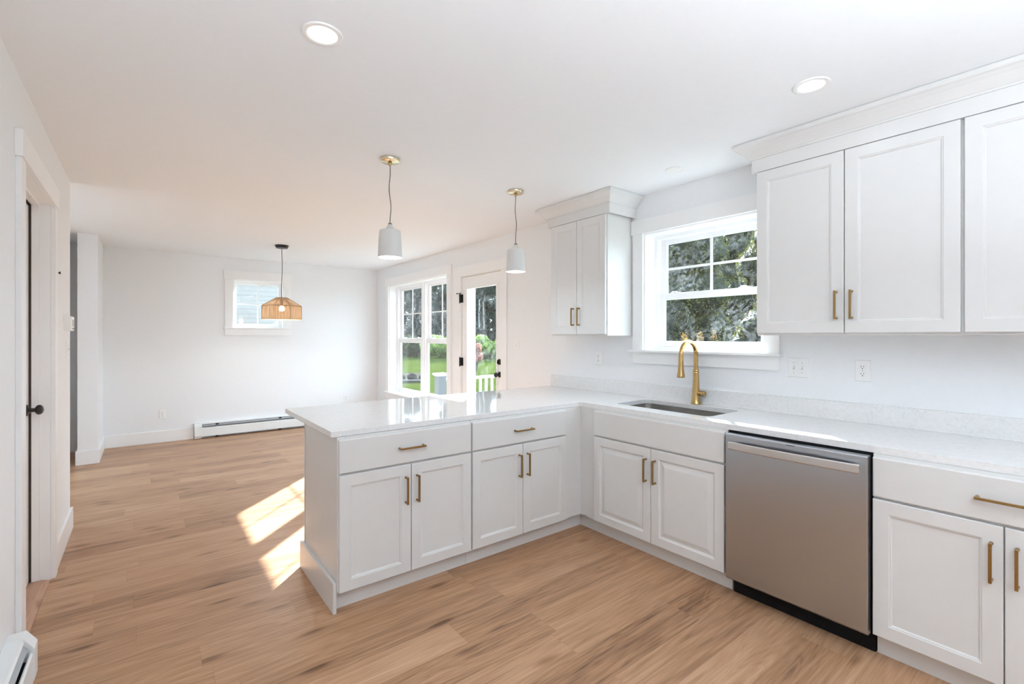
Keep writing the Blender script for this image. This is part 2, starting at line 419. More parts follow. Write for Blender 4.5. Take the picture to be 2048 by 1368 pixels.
# ------------------------------------------------------------------ room shell
def wall_holes(mb, a0, a1, z0, z1, holes, put):
    """wall slab in (a,z) split round rectangular holes; put(a0,a1,z0,z1) adds a box"""
    xs = sorted({a0, a1, *[h[0] for h in holes], *[h[1] for h in holes]})
    for i in range(len(xs) - 1):
        p, q = xs[i], xs[i + 1]; hs = sorted([h for h in holes if h[0] < q - 1e-6 and h[1] > p + 1e-6], key=lambda h: h[2])
        z = z0
        for h in hs:
            if h[2] > z + 1e-6: put(p, q, z, h[2])
            z = h[3]
        if z < z1 - 1e-6: put(p, q, z, z1)

YR = -3.2
KW = (1.40, 2.325, 1.284, 2.20)      # kitchen window opening: y0,y1,z0,z1
DW_ = (5.39, 7.256, 0.50, 2.20)      # dining window opening
ED = (4.20, 5.06, 0.0, 2.13)         # outside door opening
BW = (0.998, 1.667, 1.515, 2.20)     # back window opening (x0,x1)
SW = (4.95, 7.45, 0.25, 2.30)     # unseen window added to the side room for sky light (y0,y1)
LD = (2.905, 3.76, 0.0, 2.141)       # doorway in the left wall

XH = -4.4         # far side of the side room
mb = MB(); mb.box(XH - 0.15, XO, YR - 0.15, YB + 0.16, -0.12, 0.0)
struct(mb.build('floor', 'floor'), 'warm oak plank floor running through kitchen and dining area', 'floor')
mb = MB(); mb.box(XH - 0.15, XO, YR - 0.15, YB + 0.16, ZC, ZC + 0.12)
struct(mb.build('ceiling', 'ceil'), 'flat white ceiling over kitchen and dining area', 'ceiling')
mb = MB(); wall_holes(mb, YR - 0.15, YB + 0.16, 0, ZC, [KW, DW_, ED], lambda a, b, c, d: mb.box(XW, XO, a, b, c, d))
struct(mb.build('wall_right', 'wall'), 'white wall behind the sink with window and glass door', 'wall')
mb = MB(); wall_holes(mb, XH - 0.15, XW, 0, ZC, [BW], lambda a, b, c, d: mb.box(a, b, YB, YB + 0.16, c, d))
struct(mb.build('wall_back', 'wall'), 'white far wall of the dining area with a small window', 'wall')
mb = MB(); wall_holes(mb, -0.535, XW, 0, ZC, [], lambda a, b, c, d: mb.box(a, b, YR - 0.15, YR, c, d))
struct(mb.build('wall_rear', 'wall'), 'plain white wall behind the camera', 'wall')
mb = MB(); wall_holes(mb, YR, YE, 0, ZC, [LD], lambda a, b, c, d: mb.box(-0.535, XL, a, b, c, d))
struct(mb.build('wall_left', 'wall'), 'white near wall on the left with a doorway', 'wall')
mb = MB(); mb.box(-0.564, -0.398, 6.9, YB, 0, ZC)
struct(mb.build('wall_stub', 'wall'), 'short white wall stub standing out from the far wall', 'wall')
mb = MB(); wall_holes(mb, 4.5, YB, 0, ZC, [SW], lambda a, b, c, d: mb.box(XH - 0.15, XH, a, b, c, d)); mb.box(XH, -0.535, 4.5, YE, 0, ZC)
struct(mb.build('wall_hall', 'wall'), 'white walls of the side room round the left corner', 'wall')
mb = MB(); mb.box(-1.0, -0.86, 6.55, YB - 0.001, 0, ZC)  # unseen wall added to darken the far wall strip beside the stub
struct(mb.build('wall_shade_wing', 'wall'), 'unseen white wing wall added to shade the recess behind the wall stub', 'wall')
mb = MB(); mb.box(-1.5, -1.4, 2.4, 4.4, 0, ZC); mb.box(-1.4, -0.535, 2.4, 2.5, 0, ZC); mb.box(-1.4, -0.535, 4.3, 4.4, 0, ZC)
struct(mb.build('wall_closet', 'closet'), 'closet walls behind the left door, coloured dark for shade', 'wall')

mb = MB(); mb.box(XH - 0.15, XO, YR - 0.15, YB + 0.16, ZC + 0.121, 8.0)  # unseen storey added to block sky light from the neighbour siding
struct(mb.build('wall_sky_block', 'greyside'), 'unseen upper storey added above the ceiling to block sky light', 'wall')

# baseboards
BH = 0.152
def bb_prof(w, sgn=1): return [(0, 0), (sgn * w, 0), (sgn * w, BH - 0.004), (sgn * (w - 0.004), BH), (0, BH)]
mb = MB()
mb.box(-0.382, 0.535, YB - 0.015, YB, 0, BH); mb.box(-0.86, -0.58, YB - 0.015, YB, 0, BH)
struct(mb.build('baseboard_back', 'trim', bevel=0.003), 'white baseboard along the far dining wall', 'baseboard')
mb = MB(); mb.box(XL, XL + 0.016, 3.855, YE, 0, BH); mb.box(XL, XL + 0.016, YE, YE + 0.016, 0, BH); mb.box(-0.535, XL, YE, YE + 0.016, 0, BH)
struct(mb.build('baseboard_left', 'trim', bevel=0.003), 'white baseboard at the end of the left wall', 'baseboard')
mb = MB(); mb.box(-0.58, -0.382, 6.884, 6.9, 0, BH); mb.box(-0.398, -0.382, 6.9, YB, 0, BH); mb.box(-0.58, -0.564, 6.9, YB, 0, BH)
struct(mb.build('baseboard_stub', 'trim', bevel=0.003), 'white baseboard wrapping the wall stub', 'baseboard')
mb = MB(); mb.box(XW - 0.015, XW, 3.40, 4.10, 0, BH); mb.box(XW - 0.015, XW, 5.25, YB - 0.015, 0, BH)
struct(mb.build('baseboard_right', 'trim', bevel=0.003), 'white baseboard below the dining window', 'baseboard')

# ------------------------------------------------------------------ windows
def mapR(mb):   # right wall: a = y, depth b measured outwards from the inner face
    return lambda a0, a1, b0, b1, z0, z1: mb.box(XW + b0, XW + b1, a0, a1, z0, z1)
def mapB(mb):   # back wall
    return lambda a0, a1, b0, b1, z0, z1: mb.box(a0, a1, YB + b0, YB + b1, z0, z1)
def ring(put, a0, a1, z0, z1, w, b0, b1, wb=None, wt=None):
    wb = w if wb is None else wb; wt = w if wt is None else wt
    put(a0, a0 + w, b0, b1, z0, z1); put(a1 - w, a1, b0, b1, z0, z1)
    put(a0 + w, a1 - w, b0, b1, z0, z0 + wb); put(a0 + w, a1 - w, b0, b1, z1 - wt, z1)

def trim_set(root, mp, op, cas, head_top, apron_bot, stool_out=0.055):
    a0, a1, z0, z1 = op
    mb = MB(); p = mp(mb)
    p(a0 - cas, a0, -0.019, 0, z0, z1); p(a1, a1 + cas, -0.019, 0, z0, z1)
    p(a0 - cas - 0.013, a1 + cas + 0.013, -0.024, 0, z1, head_top)
    mb.build('casing', 'trim', root, bevel=0.0015)
    mb = MB(); p = mp(mb)
    p(a0 - cas - 0.018, a1 + cas + 0.018, -stool_out, 0, z0 - 0.019, z0); p(a0, a1, 0, 0.125, z0 - 0.019, z0 + 0.0015)
    mb.build('stool', 'trim', root, bevel=0.004)
    mb = MB(); p = mp(mb); p(a0 - cas, a1 + cas, -0.019, 0, apron_bot, z0 - 0.019)
    mb.build('apron', 'trim', root, bevel=0.0015)
    mb = MB(); p = mp(mb)
    p(a0, a0 + 0.012, 0, 0.125, z0, z1); p(a1 - 0.012, a1, 0, 0.125, z0, z1); p(a0 + 0.012, a1 - 0.012, 0, 0.125, z1 - 0.012, z1)
    mb.build('jamb_liner', 'trim', root)

def double_hung(root, mp, a0, a1, z0, z1, fr, st, zm0, zm1, gbot, gtop, gl_lo, gl_up, locks=True):
    """a0..a1,z0..z1 unit; fr frame width, st stile; meeting rail zm0..zm1; lower glass from gbot; upper glass up to gtop"""
    mb = MB(); p = mp(mb); ring(p, a0, a1, z0, z1, fr, 0.124, 0.203, 0.022, 0.04)
    p(a0 + fr, a0 + fr + 0.008, 0.13, 0.142, z0 + 0.022, z1 - 0.04); p(a1 - fr - 0.008, a1 - fr, 0.13, 0.142, z0 + 0.022, z1 - 0.04)
    mb.build('window_frame', 'vinyl', root, bevel=0.002)
    # lower sash (inner track)
    mb = MB(); p = mp(mb); b0, b1 = 0.142, 0.170
    s0, s1 = a0 + fr, a1 - fr
    p(s0, s0 + st, b0, b1, z0 + 0.022, zm1); p(s1 - st, s1, b0, b1, z0 + 0.022, zm1)
    p(s0 + st, s1 - st, b0, b1, z0 + 0.022, gbot); p(s0 + st, s1 - st, b0, b1, zm0, zm1)
    lo = mb.build('lower_sash', 'vinyl', root, bevel=0.003)
    mb = MB(); mp(mb)(s0 + st, s1 - st, 0.157, 0.159, gbot, zm0); mb.build('glass', gl_lo, lo)
    if locks:
        mb = MB(); p = mp(mb)
        for t in (0.16, 0.80):
            c = s1 - t * (s1 - s0)
            p(c - 0.035, c + 0.035, b0 + 0.002, b1, zm1, zm1 + 0.006); p(c - 0.018, c + 0.022, b0 + 0.004, b1 - 0.004, zm1 + 0.006, zm1 + 0.016)
        mb.build('sash_lock', 'vinyl', lo, bevel=0.003)
    # upper sash (outer track)
    mb = MB(); p = mp(mb); b0, b1 = 0.172, 0.200
    p(s0, s0 + st, b0, b1, zm0, z1 - 0.04); p(s1 - st, s1, b0, b1, zm0, z1 - 0.04)
    p(s0 + st, s1 - st, b0, b1, gtop, z1 - 0.04); p(s0 + st, s1 - st, b0, b1, zm0, zm1)
    up = mb.build('upper_sash', 'vinyl', root, bevel=0.003)
    mb = MB(); mp(mb)(s0 + st, s1 - st, 0.187, 0.189, zm1, gtop); mb.build('glass', gl_up, up)
    mb = MB(); p = mp(mb); c = (s0 + s1) / 2; zc = (zm1 + gtop) / 2
    p(c - 0.009, c + 0.009, 0.180, 0.186, zm1, gtop); p(s0 + st, c - 0.009, 0.180, 0.186, zc - 0.009, zc + 0.009); p(c + 0.009, s1 - st, 0.180, 0.186, zc - 0.009, zc + 0.009)
    mb.build('grille', 'vinyl', up)

w1 = struct(empty('window_1', (0, 0, 0)), 'white double hung window over the kitchen sink', 'window')
trim_set(w1, mapR, KW, 0.094, 2.312, 1.176, 0.06)
double_hung(w1, mapR, KW[0], KW[1], KW[2], KW[3], 0.04, 0.05, 1.679, 1.727, 1.352, 2.12, 'glass_smear', 'glass_smear2')

w2 = struct(empty('window_2', (0, 0, 0)), 'pair of tall white double hung windows in the dining area', 'window')
trim_set(w2, mapR, DW_, 0.105, 2.317, 0.39, 0.05)
ym = (DW_[0] + DW_[1]) / 2
double_hung(w2, mapR, ym, DW_[1], DW_[2], DW_[3], 0.055, 0.06, 1.288, 1.362, 0.562, 2.12, 'glass', 'glass_smear2')
double_hung(w2, mapR, DW_[0], ym, DW_[2], DW_[3], 0.055, 0.06, 1.288, 1.362, 0.562, 2.12, 'glass', 'glass_smear')
mb = MB(); mapR(mb)(ym - 0.022, ym + 0.022, 0.112, 0.124, DW_[2], DW_[3] - 0.012); mb.build('mullion', 'vinyl', w2, bevel=0.002)

w3 = struct(empty('window_3', (0, 0, 0)), 'small square white awning window high on the far wall', 'window')
trim_set(w3, mapB, BW, 0.098, 2.326, 1.402, 0.04)
mb = MB(); p = mapB(mb); ring(p, *BW, 0.022, 0.085, 0.155); mb.build('window_frame', 'vinyl', w3, bevel=0.002)
mb = MB(); p = mapB(mb); ring(p, BW[0] + 0.022, BW[1] - 0.022, BW[2] + 0.022, BW[3] - 0.022, 0.036, 0.095, 0.135)
sa = mb.build('sash', 'vinyl', w3, bevel=0.003)
mb = MB(); mapB(mb)(BW[0] + 0.058, BW[1] - 0.058, 0.114, 0.116, BW[2] + 0.058, BW[3] - 0.058); mb.build('glass', 'glass', sa)
mb = MB(); p = mapB(mb); cx = (BW[0] + BW[1]) / 2; cz = (BW[2] + BW[3]) / 2
p(cx - 0.008, cx + 0.008, 0.105, 0.112, BW[2] + 0.058, BW[3] - 0.058); p(BW[0] + 0.058, cx - 0.008, 0.105, 0.112, cz - 0.008, cz + 0.008); p(cx + 0.008, BW[1] - 0.058, 0.105, 0.112, cz - 0.008, cz + 0.008)
mb.build('grille', 'vinyl', sa)
mb = MB(); p = mapB(mb); p(cx - 0.075, cx + 0.075, 0.045, 0.085, BW[2] + 0.001, BW[2] + 0.022); p(cx - 0.03, cx + 0.05, 0.04, 0.06, BW[2] + 0.022, BW[2] + 0.034)
mb.build('crank', 'vinyl', w3, bevel=0.004)

def mapSide(mb):
    return lambda a0, a1, b0, b1, z0, z1: mb.box(XH - b0, XH - b1, a0, a1, z0, z1)
w4 = struct(empty('fill_window', (0, 0, 0)), 'unseen wide window added in the side room to light the dining area', 'window')
mb = MB(); p = mapSide(mb); ring(p, *SW, 0.06, 0.03, 0.11); p(6.17, 6.23, 0.03, 0.11, SW[2] + 0.06, SW[3] - 0.06)
mb.build('window_frame', 'vinyl', w4, bevel=0.002)
mb = MB(); p = mapSide(mb); p(SW[0] + 0.06, 6.17, 0.06, 0.062, SW[2] + 0.06, SW[3] - 0.06); p(6.23, SW[1] - 0.06, 0.06, 0.062, SW[2] + 0.06, SW[3] - 0.06)
mb.build('glass', 'glass', w4)

# ------------------------------------------------------------------ doors
d1 = struct(empty('door_1', (XW, ED[0], 0)), 'white outside door with one tall glass pane', 'door')
d1.location = (0, 0, 0)
mb = MB(); p = mapR(mb)
p(4.105, ED[0] + 0.006, -0.019, 0, 0, ED[3]); p(ED[1] - 0.002, 5.205, -0.019, 0, 0, ED[3]); p(4.09, 5.22, -0.024, 0, ED[3], 2.25)
mb.build('casing', 'trim', d1, bevel=0.0015)
mb = MB(); p = mapR(mb)
p(ED[0], ED[0] + 0.006, 0, 0.2, 0, ED[3]); p(ED[1] - 0.006, ED[1], 0, 0.2, 0, ED[3]); p(ED[0] + 0.006, ED[1] - 0.006, 0, 0.2, ED[3] - 0.006, ED[3])
p(ED[0] + 0.006, ED[0] + 0.02, 0.062, 0.2, 0, ED[3]); p(ED[1] - 0.02, ED[1] - 0.006, 0.062, 0.2, 0, ED[3]); p(ED[0], ED[1], 0.062, 0.2, ED[3] - 0.02, ED[3] - 0.006)
mb.build('jamb', 'trim', d1)
mb = MB(); mapR(mb)(ED[0] + 0.006, ED[1] - 0.006, 0.0, 0.203, 0, 0.02); mb.build('threshold', 'fin', d1)
DG = (4.325, 4.935, 0.30, 1.972)
a0, a1, z0, z1 = ED[0] + 0.009, ED[1] - 0.009, 0.024, ED[3] - 0.01
mb = MB(); p = mapR(mb); b0, b1 = 0.012, 0.057
p(a0, DG[0], b0, b1, z0, z1); p(DG[1], a1, b0, b1, z0, z1); p(DG[0], DG[1], b0, b1, z0, DG[2]); p(DG[0], DG[1], b0, b1, DG[3], z1)
leaf = mb.build('door_leaf', 'trim', d1)
mb = MB(); p = mapR(mb); ring(p, DG[0] - 0.03, DG[1] + 0.03, DG[2] - 0.03, DG[3] + 0.03, 0.026, 0.004, 0.0125); ring(p, DG[0] - 0.004, DG[1] + 0.004, DG[2] - 0.004, DG[3] + 0.004, 0.006, 0.004, 0.03)
mb.build('glazing_bead', 'trim', leaf, bevel=0.003)
mb = MB(); mapR(mb)(DG[0], DG[1], 0.033, 0.035, DG[2], DG[3]); mb.build('glass', 'glass_door', leaf)
xk = XW + 0.012
mb = MB(); mb.lathe([(0.0, 0), (0.033, 0), (0.033, -0.004), (0.030, -0.008), (0.022, -0.012), (0.014, -0.016), (0.0115, -0.02), (0.011, -0.036)] + [(0.029 * math.sin(math.pi * (0.13 + 0.87 * i / 14)), -0.0535 + 0.0185 * math.cos(math.pi * (0.13 + 0.87 * i / 14))) for i in range(15)], (xk, 4.268, 0.962), 'x', 32, False, False)
tag(mb.build('knob', 'black', leaf, smooth=True), 'round black door knob')
mb = MB(); mb.lathe([(0.0, 0), (0.033, 0), (0.031, -0.012), (0.026, -0.016), (0.0, -0.017)], (xk, 4.268, 1.104), 'x', 32, False, False)
mb.box(xk - 0.034, xk - 0.016, 4.264, 4.272, 1.084, 1.124)
tag(mb.build('deadbolt', 'black', leaf, smooth=True), 'round black deadbolt turn')
for zc, stop in ((0.25, 0), (1.075, 0), (1.86, 1)):
    mb = MB(); mb.lathe([(0.0065, -0.052), (0.0065, 0.052)], (XW - 0.022, 5.058, zc), 'z', 16)
    mb.lathe([(0.004, -0.06), (0.0075, -0.056), (0.0075, -0.052)], (XW - 0.022, 5.058, zc), 'z', 12); mb.lathe([(0.0075, 0.052), (0.0075, 0.056), (0.004, 0.06)], (XW - 0.022, 5.058, zc), 'z', 12)
    mb.box(XW - 0.0205, XW - 0.0185, 5.060, 5.078, zc - 0.05, zc + 0.05); mb.box(XW - 0.0005, XW + 0.0115, 5.030, 5.049, zc - 0.05, zc + 0.05); mb.box(XW - 0.02, XW + 0.0, 5.0485, 5.0505, zc - 0.05, zc + 0.05)
    if stop:
        mb.tube([(XW - 0.024, 5.058, zc + 0.062), (XW - 0.040, 5.088, zc + 0.062)], 0.004, 8); mb.tube([(XW - 0.024, 5.058, zc + 0.062), (XW - 0.035, 5.02, zc + 0.062)], 0.004, 8)
        mb.lathe([(0.0, -0.005), (0.008, -0.004), (0.008, 0.004), (0, 0.005)], (XW - 0.042, 5.092, zc + 0.062), 'x', 12); mb.lathe([(0.0, -0.005), (0.008, -0.004), (0.008, 0.004), (0, 0.005)], (XW - 0.037, 5.016, zc + 0.062), 'x', 12)
    tag(mb.build('hinge', 'black', d1), 'black door hinge')

d2 = struct(empty('door_2', (0, 0, 0)), 'white door in the left wall with black knob', 'door')
mb = MB()
mb.box(XL, XL + 0.020, 2.81, 2.90, 0, 2.137); mb.box(XL, XL + 0.020, 3.765, 3.855, 0, 2.137); mb.box(XL, XL + 0.026, 2.797, 3.868, 2.137, 2.25)
mb.build('casing', 'trim', d2, bevel=0.0015)
mb = MB()
mb.box(-0.535, XL, LD[0], LD[0] + 0.004, 0, LD[3]); mb.box(-0.535, XL, LD[1] - 0.004, LD[1], 0, LD[3]); mb.box(-0.535, XL, LD[0] + 0.004, LD[1] - 0.004, LD[3] - 0.004, LD[3])
mb.box(-0.497, -0.465, LD[1] - 0.016, LD[1] - 0.004, 0, LD[3] - 0.004); mb.box(-0.497, -0.465, LD[0] + 0.004, LD[0] + 0.016, 0, LD[3] - 0.004); mb.box(-0.497, -0.465, LD[0] + 0.016, LD[1] - 0.016, LD[3] - 0.016, LD[3] - 0.004)
mb.build('jamb', 'trim', d2, bevel=0.001)
mb = MB(); mb.box(-0.531, -0.4985, LD[1] - 0.014, LD[1] - 0.0045, 0.013, LD[3] - 0.005); mb.box(-0.531, -0.4985, LD[0] + 0.006, LD[1] - 0.014, LD[3] - 0.014, LD[3] - 0.005)  # dark strip painted in for the shaded gap beside the leaf
tag(mb.build('dark_gap_strip', 'closet', d2), 'dark brown strip painted in for the dark door gap')
mb = MB(); mb.prof_y([(-0.56, 0), (XL - 0.002, 0), (XL - 0.002, 0.004), (XL - 0.03, 0.012), (-0.54, 0.012), (-0.56, 0.006)], LD[0] + 0.016, LD[1] - 0.016)
tag(mb.build('threshold', 'oak', d2), 'reddish oak threshold strip')
lf = empty('door_leaf_pivot', (-0.502, 2.925, 0), R(0.4), d2)
mb = MB(); mb.box(-0.035, 0, 0, 0.822, 0.016, 2.118); leaf2 = mb.build('door_leaf', 'trim', d2, bevel=0.002)
leaf2.location = (-0.502, 2.925, 0); leaf2.rotation_euler = (0, 0, R(0.4)); bpy.data.objects.remove(lf)
mb = MB(); mb.lathe([(0.0, 0), (0.031, 0), (0.031, 0.003), (0.029, 0.006), (0.024, 0.009), (0.018, 0.012), (0.014, 0.015), (0.011, 0.02), (0.0105, 0.032)] + [(0.0275 * math.sin(math.pi * (0.13 + 0.87 * i / 14)), 0.0505 - 0.0185 * math.cos(math.pi * (0.13 + 0.87 * i / 14))) for i in range(15)], (0, 0.755, 0.983), 'x', 32, False, False)
tag(mb.build('knob', 'black', leaf2, smooth=True), 'round black knob')

# ------------------------------------------------------------------ cabinets
T = 0.0207     # door thickness in front of the face frame
SHAKER = [(0.0, -0.0185), (0.002, -T), (0.056, -T), (0.0575, -T + 0.003), (0.0625, -T + 0.0035), (0.066, -T + 0.0095)]
RAISED = [(0.0, -0.0185), (0.002, -T), (0.054, -T), (0.058, -T + 0.007), (0.064, -T + 0.010), (0.068, -T + 0.010), (0.092, -T + 0.002), (0.096, -T + 0.001)]
SLAB = [(0.0, -0.0175), (0.0035, -T)]

def bar_pull(parent, cx, cz, length, vertical, yface):
    """square bar pull with two round posts; front faces -y"""
    mb = MB(); h = length / 2; w = 0.0048
    y0, y1 = yface - 0.033, yface - 0.0235
    if vertical: mb.box(cx - w, cx + w, y0, y1, cz - h, cz + h)
    else: mb.box(cx - h, cx + h, y0, y1, cz - w, cz + w)
    for s in (-1, 1):
        px, pz = (cx, cz + s * (h - 0.006)) if vertical else (cx + s * (h - 0.006), cz)
        mb.lathe([(0.0068, yface), (0.0056, yface - 0.004), (0.0056, y1 - 0.002)], (px, 0, pz), 'y', 16)
    return tag(mb.build('handle', 'bronze', parent, bevel=0.0008), 'bronze bar pull')

def front(name, root, x, w, z, h, prof, pull=None):
    mb = MB(); mb.rectloft(w, h, prof, x, z, 0.0)
    o = mb.build(name, 'cab', root, bevel=0.0007, seg=1)
    if pull: bar_pull(o, *pull, -T)
    return o

def carcass(root, w, d, z0, z1, toe=True, open_top=True, toe_x=(0, None), t=0.018):
    mb = MB()
    mb.box(0, w, 0, 0.02, z0, z1); mb.box(0, t, 0.02, d, z0, z1); mb.box(w - t, w, 0.02, d, z0, z1)
    mb.box(t, w - t, d - t, d, z0, z1); mb.box(t, w - t, 0.02, d - t, z0, z0 + t)
    if not open_top: mb.box(t, w - t, 0.02, d - t, z1 - t, z1)
    c = mb.build('carcass', 'cab', root)
    if toe:
        mb = MB(); mb.box(toe_x[0], w if toe_x[1] is None else toe_x[1], 0.054, 0.07, 0, z0)
        mb.build('toe_kick', 'cab', root)
    return c

ZD0, ZD1, ZR0, ZR1 = 0.108, 0.692, 0.702, 0.870
def base_cab(name, loc, rz, w, x0, x1, label, prof, depth=0.58, drawer_pull=True, toe_x=(0, None), group=None):
    """x0..x1 door span inside the width w"""
    r = tag(empty(name, loc, rz), label, 'cabinet', group)
    carcass(r, w, depth, 0.105, CB - 0.001, toe_x=toe_x)
    mid = (x0 + x1) / 2; g = 0.002
    front('door', r, x0, mid - g - x0, ZD0, ZD1 - ZD0, prof, (mid - 0.0335, 0.557, 0.146, True))
    front('door', r, mid + g, x1 - mid - g, ZD0, ZD1 - ZD0, prof, (mid + 0.0335, 0.557, 0.146, True))
    front('drawer', r, x0, x1 - x0, ZR0, ZR1 - ZR0, SLAB, (mid, 0.786, 0.152, False) if drawer_pull else None)
    return r

YF = 2.4067   # peninsula face frame
XF = 2.497    # sink run face frame
pc1 = base_cab('base_cabinet', (0.7625, YF, 0), 0, 0.7875, 0.0055, 0.7825, 'white shaker base cabinet with drawer at the open end of the peninsula', SHAKER, 0.585, group='white base cabinets')
pc2 = base_cab('base_cabinet', (1.552, YF, 0), 0, XF - 1.552, 0.004, 0.7815, 'white shaker base cabinet with drawer beside the inside corner of the peninsula', SHAKER, 0.585, toe_x=(0, 0.999), group='white base cabinets')
mb = MB(); mb.box(0.7445, 0.7622, 2.4122, 3.0205, 0, 0.1558)
et = mb.build('base_trim', 'cab', pc1, bevel=0.002); et.location = (-0.7625, -YF, 0)
sk = base_cab('sink_cabinet', (XF, YF, 0), -R(90), YF - 1.312, YF - 2.262, YF - 1.3218, 'white raised panel sink base cabinet under the window', RAISED, 0.60, False, toe_x=(-0.0535, YF - 1.3125), group='white base cabinets')
rc = base_cab('base_cabinet', (XF, 0.6625, 0), -R(90), 0.80, 0.0015, 0.7925, 'white shaker base cabinet with drawer right of the dishwasher', SHAKER, 0.60, group='white base cabinets')
mb = MB(); mb.box(0.7625, 3.105, 3.006, 3.021, 0, CB - 0.001)
bp_ = tag(mb.build('peninsula_back_panel', 'cab', bevel=0.001), 'plain white back panel of the peninsula facing the dining area', 'panel')
mb = MB(); mb.box(0.7445, 3.105, 3.022, 3.045, 0, 0.1558); mb.build('base_trim', 'cab', bp_, bevel=0.002)

# countertop with sink cut-out
def rounded(pts, rad, n=8):
    out = []
    m = len(pts)
    for i, p in enumerate(pts):
        r = rad[i] if isinstance(rad, list) else rad
        a, b, c = Vector(pts[i - 1]), Vector(p), Vector(pts[(i + 1) % m])
        if r <= 0: out.append(tuple(b)); continue
        u, v = (a - b).normalized(), (c - b).normalized()
        ctr = b + (u + v) * r; s = b + u * r; e = b + v * r
        for k in range(n + 1):
            t = k / n * math.pi / 2
            out.append(tuple(ctr + (s - ctr) * math.cos(t) + (e - ctr) * math.sin(t)))
    return out

def slab_with_hole(name, outer, hole, z0, z1, mat, parent=None, bevel=0.002):
    bm = bmesh.new()
    def loop(pts):
        vs = [bm.verts.new((x, y, z1)) for x, y in pts]
        return [bm.edges.new((vs[i], vs[(i + 1) % len(vs)])) for i in range(len(vs))]
    es = loop(outer) + (loop(hole) if hole else [])
    bmesh.ops.triangle_fill(bm, use_beauty=True, use_dissolve=False, edges=es)
    bmesh.ops.dissolve_limit(bm, angle_limit=R(1), verts=bm.verts, edges=bm.edges, delimit=set())
    top = list(bm.faces)
    ret = bmesh.ops.extrude_face_region(bm, geom=top)
    for g in ret['geom']:
        if isinstance(g, bmesh.types.BMVert): g.co.z = z0
    bmesh.ops.recalc_face_normals(bm, faces=bm.faces)
    me = bpy.data.meshes.new(name); bm.to_mesh(me); bm.free()
    ob = bpy.data.objects.new(name, me); COL.objects.link(ob); me.materials.append(M[mat])
    if parent: ob.parent = parent
    if bevel:
        md = ob.modifiers.new('bevel', 'BEVEL'); md.width = bevel; md.segments = 3; md.limit_method = 'ANGLE'; md.angle_limit = R(60)
    return ob

YEND = -0.155
outer = rounded([(0.7358, 2.4149), (2.504, 2.4149), (2.504, YEND), (XW - 0.001, YEND), (XW - 0.001, 3.394), (0.7358, 3.394)], [0.016, 0.03, 0, 0, 0, 0.016])
SKH = (2.640, 3.017, 1.502, 2.212)
hole = rounded([(SKH[0], SKH[2]), (SKH[1], SKH[2]), (SKH[1], SKH[3]), (SKH[0], SKH[3])], 0.045, 10)
ct = tag(slab_with_hole('countertop', outer, hole, CB, CT, 'quartz'), 'white quartz worktop wrapping from peninsula along the sink wall', 'countertop')
mb = MB(); mb.box(XW - 0.02, XW - 0.0005, YEND, 3.394, CT, 1.019); mb.build('backsplash', 'quartz', ct, bevel=0.0015)

# sink bowl
def ring_pts(r, z, d):
    return [(x, y, z) for x, y in rounded([(SKH[0] - d, SKH[2] - d), (SKH[1] + d, SKH[2] - d), (SKH[1] + d, SKH[3] + d), (SKH[0] - d, SKH[3] + d)], r, 10)]
sink = tag(empty('sink', (2.83, 1.857, 0.68)), 'stainless undermount sink bowl set in the worktop', 'sink')
mb = MB()
mb.rings([ring_pts(0.055, CB - 0.0005, 0.02), ring_pts(0.05, CB - 0.0005, 0.004), ring_pts(0.05, 0.72, -0.002), ring_pts(0.05, 0.695, -0.012), ring_pts(0.05, 0.684, -0.03)], False, True)
mb.rings([ring_pts(0.055, CB - 0.0005, 0.02), ring_pts(0.055, CB - 0.003, 0.02), ring_pts(0.05, CB - 0.003, 0.006), ring_pts(0.05, 0.70, 0.0), ring_pts(0.05, 0.680, -0.028)], False, True)
b_ = mb.build('bowl', 'sink', sink, smooth=True); b_.location = (-2.83, -1.857, -0.68)
mb = MB(); mb.lathe([(0.0, 0.006), (0.02, 0.006), (0.03, 0.009), (0.045, 0.007), (0.046, 0.0045)], (0, 0, 0), 'z', 28, False, False)
mb.build('drain', 'steel2', sink, smooth=True)

# faucet
fx, fy = 3.062, 1.838
fa = tag(empty('faucet', (fx, fy, CT + 0.0004)), 'brushed gold gooseneck pull down faucet behind the sink', 'faucet')
mb = MB(); mb.lathe([(0.0, 0.0), (0.036, 0.0), (0.0365, 0.005), (0.034, 0.011), (0.030, 0.03), (0.0265, 0.06), (0.0245, 0.10), (0.0215, 0.16), (0.0200, 0.215), (0.0202, 0.222), (0.0185, 0.226), (0.0202, 0.229), (0.0202, 0.240), (0.0175, 0.243), (0.0, 0.243)], (0, 0, 0), 'z', 36, False, False)
mb.build('body', 'brass', fa, smooth=True)
pts = [(0, 0, 0.235), (0, 0, 0.29), (0, 0, 0.34)]
for k in range(1, 17):
    t = math.pi * k / 16; pts.append((-0.092 + 0.092 * math.cos(t), 0, 0.345 + 0.092 * math.sin(t)))
pts += [(-0.1845, 0, 0.335)]
mb = MB(); mb.tube(pts, 0.0152, 20); mb.build('spout', 'brass', fa, smooth=True)
mb = MB(); mb.lathe([(0.0, 0.345), (0.0162, 0.345), (0.0168, 0.340), (0.0160, 0.322), (0.0172, 0.318), (0.0168, 0.305), (0.0185, 0.27), (0.0215, 0.235), (0.0262, 0.206), (0.0268, 0.200), (0.024, 0.196), (0.0, 0.197)], (-0.1845, 0, 0), 'z', 32, False, False)
sh = mb.build('spray_head', 'brass', fa, smooth=True)
mb = MB(); mb.box(-0.175, -0.1615, -0.006, 0.006, 0.225, 0.295); mb.build('spray_button', 'brass', sh, bevel=0.004)
